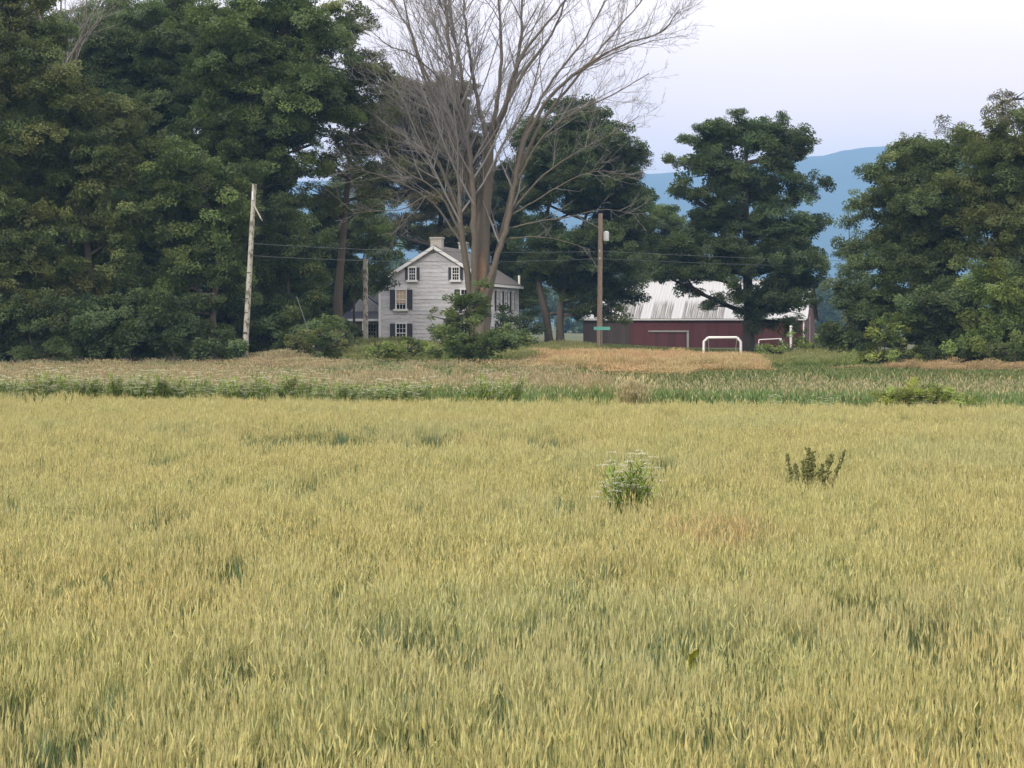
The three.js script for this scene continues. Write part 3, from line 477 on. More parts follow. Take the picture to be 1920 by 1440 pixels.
tree('broadleaf_tree', 'leaning brown trunked tree with high thin crown left of farmhouse', { seed: 106, x: 633, D: 141, green: G.olive, K: 1.6, lobes: [[650, 60, 50, 60], [690, 130, 50, 60], [640, 190, 50, 50], [690, 240, 45, 50], [650, 280, 40, 40], [620, 250, 30, 40], [700, 320, 40, 30], [612, 300, 22, 22], [640, 370, 30, 22], [620, 395, 30, 20], [575, 290, 26, 26], [585, 365, 18, 18], [690, 365, 36, 24]], r: 0.36, stems: [[[633, 0], [634, 560], [645, 420], [656, 290], [665, 120]]], bark: M.bark, group: 'trees of the left woods' });
tree('broadleaf_tree', 'layered drooping evergreen-dark tree between pale pole and brown trunk', { seed: 107, x: 545, D: 134, green: G.deep, leaf: 'fine', lobes: [[545, 395, 40, 30], [515, 430, 50, 30], [570, 450, 45, 30], [500, 490, 50, 35], [560, 505, 55, 30], [590, 560, 40, 35], [500, 560, 45, 40], [540, 600, 50, 35], [480, 620, 40, 35]], r: 0.2, group: 'trees of the left woods' });
tree('broadleaf_tree', 'dark tree deep in the woods behind the leaning pale pole', { seed: 108, x: 450, D: 156, green: G.deep, lobes: [[440, 260, 80, 60], [500, 340, 50, 60], [400, 340, 70, 60], [460, 420, 60, 60], [540, 330, 30, 60], [430, 500, 80, 60], [520, 500, 60, 60], [470, 570, 80, 50], [560, 580, 50, 50], [400, 600, 60, 40], [430, 630, 60, 30], [380, 540, 50, 40]], r: 0.3, group: 'trees of the left woods' });
tree('broadleaf_tree', 'dark tree deep in the woods behind the left edge', { seed: 109, x: 60, D: 152, green: G.deep, lobes: [[40, 180, 80, 80], [120, 300, 80, 80], [0, 330, 80, 80], [60, 430, 90, 80], [200, 470, 80, 80], [100, 560, 90, 70], [220, 600, 90, 50], [-20, 540, 80, 80]], r: 0.3, group: 'trees of the left woods' });
tree('small_tree', 'small dark leafy tree overhanging the left corner of farmhouse', { seed: 110, x: 668, D: 155, green: G.deep, lobes: [[706, 440, 32, 28], [685, 470, 30, 28], [724, 458, 22, 22], [700, 498, 34, 26], [675, 525, 26, 26], [712, 528, 16, 12], [690, 415, 30, 25]], r: 0.12, stems: [[[668, 0], [664, 560], [690, 450]]], leaf: 'broad2', K: 3 });
tree('broadleaf_tree', 'thin leafed tree top closing the sky gap at upper left', { seed: 121, x: 160, D: 158, green: G.mid, K: 1.2, leaf: 'fine', lobes: [[100, 60, 60, 50], [170, 50, 60, 45], [230, 30, 60, 40], [140, 110, 80, 50], [60, 20, 50, 40], [330, 10, 60, 35], [200, 120, 60, 50]], r: 0.26, group: 'trees of the left woods' });
tree('broadleaf_tree', 'dark leafy tree filling the gap behind farmhouse wing', { seed: 119, x: 610, D: 172, green: G.deep, lobes: [[600, 410, 50, 40], [635, 345, 30, 34], [680, 400, 40, 35], [560, 430, 45, 45], [640, 440, 45, 40], [590, 480, 60, 45], [650, 500, 50, 45], [560, 540, 60, 50], [630, 565, 60, 45], [590, 610, 70, 40], [540, 610, 50, 40]], r: 0.3 });
tree('broadleaf_tree', 'dark tree behind the far end of farmhouse and dead trunk', { seed: 120, x: 925, D: 200, green: G.deep, lobes: [[920, 400, 45, 35], [945, 350, 40, 35], [740, 440, 45, 22], [960, 430, 45, 35], [900, 440, 40, 30], [950, 480, 45, 35], [850, 440, 40, 25], [990, 500, 40, 35], [800, 455, 40, 20], [930, 520, 40, 35], [970, 560, 40, 35]], r: 0.3 });
tree('broadleaf_tree', 'brownish green tree rising behind farmhouse roof and dead branches', { seed: 111, x: 790, D: 192, green: G.brownish, leaf: 'fine', K: 2, lobes: [[850, 200, 55, 40], [790, 190, 60, 50], [730, 190, 50, 50], [870, 260, 50, 45], [800, 260, 70, 50], [720, 270, 60, 50], [850, 330, 60, 45], [770, 340, 60, 45], [700, 350, 50, 45], [820, 390, 55, 35], [890, 390, 30, 35], [690, 420, 50, 30], [750, 425, 35, 22], [880, 435, 40, 26], [840, 425, 40, 22], [800, 440, 25, 12]], r: 0.4 });
// ---- middle and right trees
tree('broadleaf_tree', 'round crowned dark tree on two trunks left of the tan pole', { seed: 112, x: 1036, D: 176, green: G.deep, K: 2.1, lobes: [[1075, 245, 75, 50], [1010, 285, 55, 50], [1135, 290, 65, 50], [1060, 320, 85, 50], [1180, 345, 50, 50], [985, 360, 40, 50], [1110, 375, 70, 40], [1190, 410, 40, 45], [1150, 460, 60, 40], [1010, 450, 45, 40], [1080, 470, 70, 40], [1030, 510, 70, 35], [1110, 530, 70, 35], [1160, 530, 45, 35], [1090, 580, 35, 28], [1150, 580, 35, 22]], r: 0.36, stems: [[[1030, 0], [1024, 590], [1008, 510], [1030, 380], [1060, 270]], [[1050, 0], [1052, 570], [1075, 480], [1120, 340]]], bark: M.bark });
tree('broadleaf_tree', 'young bright green tree behind the barn roof left of the lone oak', { seed: 113, x: 1240, D: 218, green: G.mid, lobes: [[1240, 420, 42, 28], [1195, 440, 40, 30], [1280, 440, 36, 30], [1180, 480, 40, 35], [1215, 460, 45, 35], [1265, 465, 40, 35], [1240, 505, 55, 30]], r: 0.2 });
tree('broadleaf_tree', 'lone spreading oak with dark trunk standing before the barn', { seed: 114, x: 1404, D: 160, green: G.cool, K: 2.2, fat: 1.18, lobes: [[1400, 255, 65, 42], [1345, 268, 45, 38], [1455, 268, 50, 35], [1510, 285, 38, 28], [1310, 315, 45, 36], [1385, 325, 60, 40], [1450, 340, 55, 35], [1300, 380, 42, 32], [1520, 358, 42, 20], [1360, 395, 60, 35], [1430, 415, 60, 35], [1525, 415, 38, 22], [1485, 440, 50, 30], [1320, 440, 50, 32], [1280, 480, 60, 30], [1370, 480, 70, 30], [1460, 495, 70, 28], [1530, 485, 35, 25], [1340, 515, 60, 20], [1240, 515, 40, 18], [1430, 560, 55, 34], [1480, 575, 40, 30], [1470, 540, 40, 24], [1450, 605, 34, 22], [1395, 585, 35, 30], [1290, 540, 22, 14], [1345, 565, 26, 14], [1520, 530, 36, 22]], r: 0.5, stems: [[[1404, 0], [1404, 590], [1400, 480], [1398, 380], [1400, 270]]] });
tree('broadleaf_tree', 'tall mixed green tree beside the mountain view on the right', { seed: 115, x: 1742, D: 138, green: [0.122, 0.168, 0.052], lobes: [[1745, 285, 60, 45], [1690, 310, 55, 45], [1800, 290, 45, 40], [1650, 365, 45, 40], [1720, 370, 75, 50], [1790, 370, 55, 50], [1660, 430, 55, 45], [1740, 450, 80, 50], [1620, 480, 40, 35], [1690, 510, 65, 45], [1770, 530, 65, 50], [1640, 560, 50, 45], [1720, 590, 60, 40]], r: 0.32, stems: [[[1742, 0], [1745, 500], [1735, 330]]], group: 'trees of the right thicket' });
tree('broadleaf_tree', 'broad olive tree cut by the right edge', { seed: 116, x: 1895, D: 134, green: G.olive, lobes: [[1850, 285, 55, 45], [1910, 280, 60, 55], [1970, 310, 60, 60], [1860, 350, 60, 50], [1930, 370, 70, 60], [1840, 420, 50, 50], [1900, 450, 70, 55], [1980, 430, 70, 70], [1860, 510, 60, 50], [1940, 530, 80, 60], [1900, 590, 70, 45]], r: 0.34, group: 'trees of the right thicket' });
tree('broadleaf_tree', 'sparse tall tree top rising above the right thicket', { seed: 117, x: 1888, D: 152, green: G.brownish, K: 1.5, leaf: 'fine', lobes: [[1880, 190, 32, 26], [1915, 185, 28, 30], [1900, 225, 35, 25], [1945, 220, 35, 35], [1780, 245, 30, 18], [1860, 270, 50, 30], [1920, 280, 50, 40]], r: 0.26, group: 'trees of the right thicket' });
tree('small_tree', 'slender wispy young tree against the blue mountain', { seed: 118, x: 1600, D: 146, green: G.cool, K: 1.2, leaf: 'fine', lobes: [[1592, 420, 18, 18], [1600, 450, 26, 20], [1580, 470, 18, 18], [1612, 490, 28, 26], [1590, 520, 28, 24]], r: 0.09, group: 'trees of the right thicket' });
// ---- shrubs
shrub('leafy_shrub', 'big dark leafy bush around the foot of dead tree', { seed: 201, x: 885, D: 122, green: [0.12, 0.175, 0.05], lobes: [[850, 602, 36, 30], [888, 590, 36, 28], [838, 642, 36, 32], [890, 640, 52, 38], [940, 630, 38, 24], [968, 642, 24, 18], [865, 668, 42, 16], [920, 665, 36, 18], [905, 555, 16, 22], [880, 565, 20, 18]] });
shrub('leafy_shrub', 'low pale green bush between guy guard and brown trunk', { seed: 202, x: 605, D: 123, green: G.olive, lobes: [[595, 628, 30, 16], [570, 640, 28, 16], [625, 645, 36, 18], [600, 655, 30, 12]] });
shrub('leafy_shrub', 'bright green weedy bush before the farmhouse wall', { seed: 203, x: 745, D: 128, green: G.bright, lobes: [[735, 655, 36, 14], [775, 652, 26, 14], [700, 660, 26, 12]] });
shrub('leafy_shrub', 'round clipped bush beside the farmhouse porch', { seed: 204, x: 656, D: 154, green: G.cool, lobes: [[656, 622, 18, 18], [662, 632, 16, 10]] });
const under = [[-30, 90], [70, 100], [165, 90], [250, 95], [335, 80], [415, 60], [505, 70], [560, 60]];
['at the far left corner of the woods', 'below the yellow green tree', 'below the round olive tree', 'below the dark ragged tree', 'left of the maple trunk', 'beside the foot of leaning pale pole', 'right of the leaning pale pole', 'behind the thin guy guard'].forEach((w, i) => { const [x, h] = under[i], q = mulberry(300 + i); shrub('understory_bush', 'dark understory bush ' + w, { seed: 210 + i, x, D: (i > 5 ? 132 : 122) + q() * 3, green: i % 2 ? G.deep : G.cool, K: 3.4, nb: 2.4, leaf: 'broad2', lobes: i !== 5 ? [[x - 25, 660 - h * 0.75, 42, 34], [x + 25, 650 - h * 0.55, 45, 34], [x - 10, 640, 55, 32], [x + 30, 652, 40, 24], [x, 668 - h, 30, 26]] : [[x - 10, 645, 26, 20], [x + 12, 652, 24, 16]], group: 'bushes under the left woods' }); });
shrub('leafy_shrub', 'yellow green bush at the left foot of right thicket', { seed: 221, x: 1655, D: 130, green: G.lime, K: 2.8, lobes: [[1665, 605, 30, 18], [1700, 612, 22, 16], [1640, 630, 34, 18], [1690, 640, 30, 16], [1655, 660, 46, 16], [1700, 664, 36, 12], [1620, 666, 36, 12]], group: 'bushes of the right thicket' });
shrub('leafy_shrub', 'tall bright bush in front of the tree cut by the right edge', { seed: 222, x: 1862, D: 128, green: G.bright, K: 3, leaf: 'broad2', lobes: [[1865, 505, 40, 24], [1890, 545, 45, 30], [1835, 560, 36, 30], [1870, 600, 50, 34], [1910, 620, 40, 34], [1830, 630, 40, 30], [1860, 655, 50, 18], [1905, 658, 40, 18]], group: 'bushes of the right thicket' });
shrub('leafy_shrub', 'dark bush under the tall mixed green tree', { seed: 223, x: 1755, D: 130, green: G.deep, leaf: 'broad2', K: 3, lobes: [[1745, 570, 48, 36], [1790, 590, 44, 40], [1720, 615, 44, 32], [1770, 635, 60, 28], [1760, 575, 20, 20], [1745, 662, 50, 14], [1800, 660, 50, 16]], group: 'bushes of the right thicket' });
shrub('leafy_shrub', 'blue green bush where the thicket meets the barn', { seed: 224, x: 1600, D: 132, green: G.cool, leaf: 'broad2', K: 3, lobes: [[1605, 555, 30, 34], [1590, 600, 34, 34], [1625, 600, 34, 34], [1580, 640, 40, 24], [1620, 645, 40, 20], [1600, 664, 46, 12]], group: 'bushes of the right thicket' });
shrub('leafy_shrub', 'low dark bush at the bottom right corner of thicket', { seed: 225, x: 1905, D: 124, green: G.mid, K: 3, lobes: [[1905, 652, 34, 20], [1940, 645, 36, 26], [1870, 660, 26, 14]], group: 'bushes of the right thicket' });
shrub('leafy_shrub', 'low wide green hedge of weeds beside the white post', { seed: 226, x: 1490, D: 136, green: G.bright, K: 3, lobes: [[1450, 660, 30, 12], [1490, 655, 34, 16], [1530, 652, 34, 18], [1560, 658, 30, 16], [1470, 668, 40, 8]] });
shrub('leafy_shrub', 'pale shrub below the farmhouse long wall', { seed: 227, x: 965, D: 158, green: G.cool, K: 3, lobes: [[945, 590, 24, 14], [975, 600, 26, 18], [1000, 615, 24, 16], [955, 615, 26, 16]] });
// ---- far trees fading into the haze
[[985, 545, 46, 'behind the farmhouse end wall'], [1060, 560, 50, 'between the two trunks of the dark tree'], [1535, 560, 46, 'just right of the barn gable'], [1580, 575, 50, 'behind the blue green bush'], [1185, 545, 40, 'behind the left end of barn'], [740, 490, 40, 'left of the farmhouse chimney'], [640, 520, 46, 'behind the farmhouse wing'], [570, 470, 60, 'seen through the gap in the woods'], [1660, 560, 60, 'behind the tall mixed green tree'], [1290, 510, 50, 'above the barn roof']].forEach(([x, y, r, w], i) => {
  const D = 520 + (i * 37 % 140); tree('distant_tree', 'hazy distant tree ' + w, { seed: 400 + i, x, D, green: G.cool, leaf: 'far', K: 0.45, nb: 0.16, noLimbs: true, r: 0.4, lobes: [[x, y, r, r * 0.8], [x - r * 0.7, y + r * 0.6, r * 0.8, r * 0.7], [x + r * 0.7, y + r * 0.6, r * 0.8, r * 0.7], [x, y + r, r, r * 0.6]], group: 'hazy trees beyond the farm' });
});
// ---------------------------------------------------------------- crops and grasses
const plantMat = new THREE.MeshPhysicalMaterial({ color: 0xffffff, vertexColors: true, roughness: 0.85, specularIntensity: 0.3 });
const jit = (c, R, a = 0.18) => { const t = 1 - a + 2 * a * R(); return [c[0] * t * (0.95 + 0.1 * R()), c[1] * t, c[2] * t * (0.9 + 0.2 * R())]; };
/** one grass blade or leaf: from p, leaning along (lx, lz), length L */
function blade(m, p, az, L, w, lean, curl, col) {
  const d = V(Math.cos(az), 0, Math.sin(az)), side = V(-d.z, 0, d.x), pts = [], ws = [];
  for (let k = 0; k <= 3; k++) { const t = k / 3, out = L * (lean * t + curl * t * t * t), h = L * (t * (1 - 0.35 * lean) - curl * 0.55 * t * t * t); pts.push(V(p.x + d.x * out, p.y + h, p.z + d.z * out)); ws.push(w * [0.7, 1, 0.75, 0.06][k]); }
  m.strip(pts, ws, side, col);
}
/** spindle-shaped ear on a nodding stalk */
function ear(m, p, dir, L, w, col) {
  const s = V(-dir.z, 0.1, dir.x + 0.01).cross(dir).normalize(), t = V().crossVectors(dir, s), rings = [[0, 0.35], [0.3, 1], [0.7, 0.8], [1, 0.15]], base = m.p.length / 3;
  for (const [q, r] of rings) for (let k = 0; k < 4; k++) { const a = k * Math.PI / 2, c = Math.cos(a) * w * r, e = Math.sin(a) * w * r; m.vert(p.x + dir.x * L * q + s.x * c + t.x * e, p.y + dir.y * L * q + s.y * c + t.y * e, p.z + dir.z * L * q + s.z * c + t.z * e, 0, 0, col); }
  for (let j = 0; j < 3; j++) for (let k = 0; k < 4; k++) { const a = base + j * 4 + k, b = base + j * 4 + (k + 1) % 4; m.tri(a, b, a + 4); m.tri(b, b + 4, a + 4); }
}
const WHEAT = { ear: [0.405, 0.372, 0.152], awn: [0.43, 0.395, 0.178], stem: [0.295, 0.305, 0.114], leaf: [0.21, 0.255, 0.085], blue: [0.125, 0.175, 0.088] };
function wheatPlant(m, R, x, z, h, green) {
  const az = R() * 6.283, ln = 0.02 + 0.10 * R(), top = V(x + Math.cos(az) * ln, h, z + Math.sin(az) * ln), sc = jit(R() < green ? WHEAT.blue : WHEAT.stem, R);
  m.strip([V(x, 0, z), V(x + Math.cos(az) * ln * 0.3, h * 0.55, z + Math.sin(az) * ln * 0.3), top], [0.0022, 0.002, 0.0016], V(Math.cos(az + 1.57), 0, Math.sin(az + 1.57)), sc);
  for (let j = 0; j < 2; j++) blade(m, V(x, h * (0.30 + 0.36 * R()), z), R() * 6.283, 0.16 + 0.12 * R(), 0.0045, 0.08 + 0.24 * R(), 0.03 + 0.25 * R() * R(), jit(R() < 0.25 + green ? WHEAT.blue : WHEAT.leaf, R));
  if (R() > 0.96 - green * 0.5) return;
  const nod = 0.08 + 0.6 * R() * R(), dir = V(Math.cos(az) * nod, 1 - 0.45 * nod, Math.sin(az) * nod).normalize(), L = 0.055 + 0.03 * R(), c = jit(WHEAT.ear, R, 0.2);
  ear(m, top, dir, L, 0.0068, c);
  for (let j = 0; j < 4; j++) { const e = top.clone().addScaledVector(dir, L * (0.35 + 0.2 * j)), d2 = dir.clone().add(V((R() - 0.5) * 0.5, 0.1, (R() - 0.5) * 0.5)).normalize(); const q2 = e.clone().addScaledVector(d2, 0.05 + 0.04 * R()); m.strip([e, q2], [0.0016, 0.0003], V(-d2.z, 0.05, d2.x + 0.01).normalize(), jit(WHEAT.awn, R)); }
}
/** a square of standing wheat; thin, low and greener spots inside it follow noise */
function wheatPatch(seed, w, dens, green) {
  const R = mulberry(seed), m = new MB(), n = Math.round(w * w * dens);
  for (let k = 0; k < n; k++) {
    const x = (R() - 0.5) * w, z = (R() - 0.5) * w, a = noise.noise(x * 2.5 + seed * 3.7, z * 2.5, seed), b = noise.noise(x * 7 + seed, z * 7, seed + 0.5), thin = sstep(0.12, 0.36, a + 0.3 * b);
    if (R() < thin * 0.93) continue;
    wheatPlant(m, R, x, z, (0.66 + 0.15 * R()) * (1 + 0.14 * b + 0.42 * noise.noise(x * 3.4 + seed, z * 3.4, seed + 3.3) - 0.22 * thin), clamp(green + 0.35 * thin + 0.3 * sstep(0.1, 0.4, -b), 0, 1));
  }
  return m.geo(false);
}
{
  const R = mulberry(900), field = thing('wheat_crop', 'ripening golden green wheat covering the whole foreground field', 'wheat', V(0, 0, 0), 0, null, 'stuff'), W = 0.8;
  const big = [0, 1, 2, 3, 4, 5, 6, 7].map((k) => wheatPatch(910 + k, W, 640, 0.02 + 0.02 * k)), green = [0, 1, 2].map((k) => wheatPatch(920 + k, W, 520, 0.35)), tuft = [0, 1].map((k) => wheatPatch(925 + k, 0.2, 560, 0.28));
  const sprig = [0, 1, 2].map((k) => { const Q = mulberry(990 + k), m = new MB(); for (let j = 0; j < 26; j++) { const a = Q() * 6.283, r = 0.07 * Math.sqrt(Q()); blade(m, V(Math.cos(a) * r, 0.1, Math.sin(a) * r), Q() * 6.283, 0.62 + 0.22 * Q(), 0.006, 0.03 + 0.12 * Q(), 0.02 + 0.1 * Q(), jit([0.105, 0.15, 0.072], Q, 0.25)); } return m.geo(false); });
  const kinds = [...big, ...green, ...tuft, ...sprig], lists = kinds.map(() => []);
  const gaps = [[46.5, -4.9, 1.1, 3.4], [46.2, -3.9, 0.8, 3.0], [45.6, -3.2, 0.8, 2.6], [45, -1.6, 0.9, 2.4], [44.4, -0.4, 0.5, 1.6], [44.5, 0.75, 0.6, 2.2], [12.9, -2.68, 0.24, 1.3], [14.2, -3.4, 0.3, 1.2], [34.2, 4.7, 0.5, 1.3], [17, 3.2, 0.35, 0.8], [18.8, -2.9, 0.3, 0.8], [21, -1.6, 0.4, 0.9], [15.4, 3.3, 0.3, 0.5], [29, 0.8, 0.35, 1.2], [19.5, 3.0, 0.4, 1.0], [22.5, -3.0, 0.35, 0.9], [27, -4.4, 0.4, 1.2], [33, -3.2, 0.4, 1.6], [38, 2.4, 0.5, 1.6], [40, -6.5, 0.5, 1.6], [16.2, 0.6, 0.25, 0.6], [14.6, 1.6, 0.22, 0.5]];
  const add = (kind, px, pd, low, sq) => {
    const patch = fbm(px * 0.22, pd * 0.13, 2.5, 4), gold = fbm(px * 0.4 + 9, pd * 0.3, 1.1, 3), g = 0.5 * sstep(0.0, 0.35, patch), red = Math.exp(-(((px - 2.45) / 0.4) ** 2) - (((pd - 25) / 1.0) ** 2)), t = (0.95 + 0.1 * R()) * (1 - 0.08 * g);
    lists[kind].push({ p: V(px, ground(px, -pd) - 0.02, -pd), ry: sq ? Math.floor(R() * 4) * Math.PI / 2 + (R() - 0.5) * 0.2 : R() * 6.283, rx: (R() - 0.5) * 0.06, rz: (R() - 0.5) * 0.06, s: 1, sy: low * (0.86 + 0.2 * R()) * (1 + 0.12 * patch), c: [t * (1 + 0.10 * gold - 0.10 * g), t * (1 - 0.3 * red), t * (1 + 0.14 * g - 0.1 * red)] });
  };
  for (let d = 6; d < 78; d += W * 0.92) for (let x = -(0.255 * d + 3.2); x < 0.255 * d + 3.2; x += W * 0.92) {
    const e = wheatEdge(x) - d, hit = gaps.some(([gd, gx, rx, rd]) => Math.hypot(Math.max(0, Math.abs(x - gx) - W / 2) / rx, Math.max(0, Math.abs(d - gd) - W / 2) / rd) < 1.1);
    if (e < -0.6) continue;
    if (!hit && e > 0.6) { const patch = 0.35 * fbm(x * 0.22, d * 0.13, 2.5, 4) + 0.8 * fbm(x * 0.8, d * 0.5, 3.5, 3); add(R() < sstep(0.05, 0.4, patch) * 0.6 ? 8 + Math.floor(R() * 3) : Math.floor(R() * 8), x + (R() - 0.5) * 0.18, d + (R() - 0.5) * 0.18, 1, true); continue; }
    for (let a = 0; a < 4; a++) for (let c = 0; c < 4; c++) { // near a gap or the field's edge: small tufts
      const px = x + (a - 1.5) * 0.195 + (R() - 0.5) * 0.1, pd = d + (c - 1.5) * 0.195 + (R() - 0.5) * 0.1; if (wheatEdge(px) - pd < 0.1 * R()) continue;
      let w = 0; for (const [gd, gx, rx, rd] of gaps) w = Math.max(w, 1 - sstep(0.5, 1.2, Math.hypot((px - gx) / rx, (pd - gd) / rd) + 0.35 * noise.noise(px * 3, pd * 3, 2)));
      w *= 0.6 + 0.4 * sstep(-0.3, 0.3, noise.noise(px * 1.6, pd * 0.7, 5)); if (R() < w * (d < 20 ? 1.05 : 0.66)) continue; if (w > 0.15 && R() < 0.16) { add(11, px, pd, 1.12, false); } add(11 + Math.floor(R() * 2), px, pd, 1 - 0.44 * w, false);
      if (w < 0.3) add(11 + Math.floor(R() * 2), px + 0.05, pd - 0.04, 1, false);
    }
  }
  for (let k = 0; k < 2600; k++) { // late green tillers that stand a little above the ripe ears
    const pd = 9 + 60 * Math.pow(R(), 0.62), px = (R() * 2 - 1) * (0.25 * pd + 1.5); if (wheatEdge(px) - pd < 0.4 || R() > 0.45 + 1.4 * fbm(px * 0.5, pd * 0.25, 6.4, 3)) continue;
    for (let j = 0; j < 1 + Math.floor(R() * 3); j++) add(13 + Math.floor(R() * 3), px + (R() - 0.5) * 0.2, pd + (R() - 0.5) * 0.5, 1.0 + 0.08 * R(), false);
  }
  lists.forEach((l, k) => instanced(numbered('wheat_tufts'), kinds[k], plantMat, l, field));
}
function grassPatch(seed, o) {
  const R = mulberry(seed), m = new MB();
  for (let k = 0; k < o.n; k++) {
    const x = (R() - 0.5) * o.w, z = (R() - 0.5) * o.w, p = V(x, 0, z), h = o.h * (0.65 + 0.5 * R());
    blade(m, p, R() * 6.283, h * (o.seed ? 0.8 : 1), o.b, 0.12 + 0.3 * R(), 0.1 + 0.35 * R(), jit(o.green[Math.floor(R() * o.green.length)], R, 0.22));
    if (o.seed && R() < o.seed) {
      const az = R() * 6.283, ln = 0.16 * R() * h, top = V(x + Math.cos(az) * ln, h * (1 + 0.2 * R()), z + Math.sin(az) * ln); m.strip([p, top], [0.004, 0.003], V(-Math.sin(az), 0, Math.cos(az)), jit(o.stalk, R));
      const dir = V(Math.cos(az) * 0.4, 1, Math.sin(az) * 0.4).normalize(); ear(m, top, dir, 0.10 + 0.08 * R(), 0.009 + 0.008 * R(), jit(o.head, R, 0.22));
    }
  }
  return m.geo(false);
}
const MG = [[0.115, 0.175, 0.045], [0.14, 0.195, 0.055], [0.09, 0.145, 0.042]];
{
  const meadow = thing('meadow_grass', 'tall green meadow grass with dusty pink seed heads beyond the wheat', 'grass', V(0, 0, 0), 0, null, 'stuff'), R = mulberry(930);
  const seedy = { n: 150, w: 0.95, h: 0.92, b: 0.010, green: MG, stalk: [0.22, 0.22, 0.10] };
  const kinds = [0, 1, 2].map((k) => grassPatch(931 + k, { ...seedy, seed: 0.34, head: k === 1 ? [0.30, 0.27, 0.145] : [0.32, 0.26, 0.16] })).concat([0, 1].map((k) => grassPatch(936 + k, { ...seedy, seed: 0.05, head: [0.33, 0.28, 0.16] }))), lists = kinds.map(() => []);
  for (let d = 58; d < 136; d += 0.7) for (let x = -(0.25 * d + 4); x < 0.25 * d + 4; x += 0.7) {
    const px = x + (R() - 0.5) * 0.6, pd = d + (R() - 0.5) * 0.6, e = pd - wheatEdge(px); if (e < 0.9) continue;
    const u = px / pd * FPX + 960, lawn = sstep(1020, 1200, u + 60 * noise.noise(px * 0.3, pd * 0.2, 3)); if (pd > lerp(122, 83, lawn) + 4 * noise.noise(px * 0.4, 3, 3)) continue;
    const low = lerp(1.12, 0.36, sstep(5, 32, e)) * lerp(1, 0.9, lawn * sstep(6, 20, e)), n = fbm(px * 0.25, pd * 0.2, 4.4);
    const t = 0.92 + 0.16 * R(), lush = R() < lerp(1, 0.66 + 0.25 * lawn, sstep(10, 28, e + 18 * n)); lists[lush ? 3 + Math.floor(R() * 2) : Math.floor(R() * 3)].push({ p: V(px, ground(px, -pd) - 0.02, -pd), ry: R() * 6.28, s: 1, sy: low * (0.85 + 0.2 * R() + 0.3 * n) * (lush ? 0.95 : 1.05), c: [t * (1 + 0.25 * n - 0.06 * lawn), t, t * (1 - 0.1 * n)] });
  }
  lists.forEach((l, k) => instanced(numbered('meadow_tufts'), kinds[k], plantMat, l, meadow));
}
{
  const lawnG = thing('lawn_grass', 'short mown olive green grass on the right beyond the meadow', 'grass', V(0, 0, 0), 0, null, 'stuff'), R = mulberry(940), kind = grassPatch(941, { n: 90, w: 1.2, h: 0.22, b: 0.016, green: [[0.12, 0.15, 0.05], [0.15, 0.165, 0.06], [0.10, 0.135, 0.045]] }), list = [];
  for (let d = 80; d < 176; d += 0.8) for (let x = -(0.25 * d); x < 0.26 * d + 4; x += 0.8) { const px = x + (R() - 0.5) * 0.7, pd = d + (R() - 0.5) * 0.7, u = px / pd * FPX + 960; if (u < (pd > 134 ? -100 : 1000)) continue; const n = fbm(px * 0.2, pd * 0.1, 8.4), t = 0.9 + 0.2 * R(); list.push({ p: V(px, ground(px, -pd) - 0.02, -pd), ry: R() * 6.28, s: 1, sy: 0.8 + 0.5 * R(), c: [t * (1 + 0.35 * n), t, t] }); }
  instanced('lawn_tufts', kind, plantMat, list, lawnG);
}
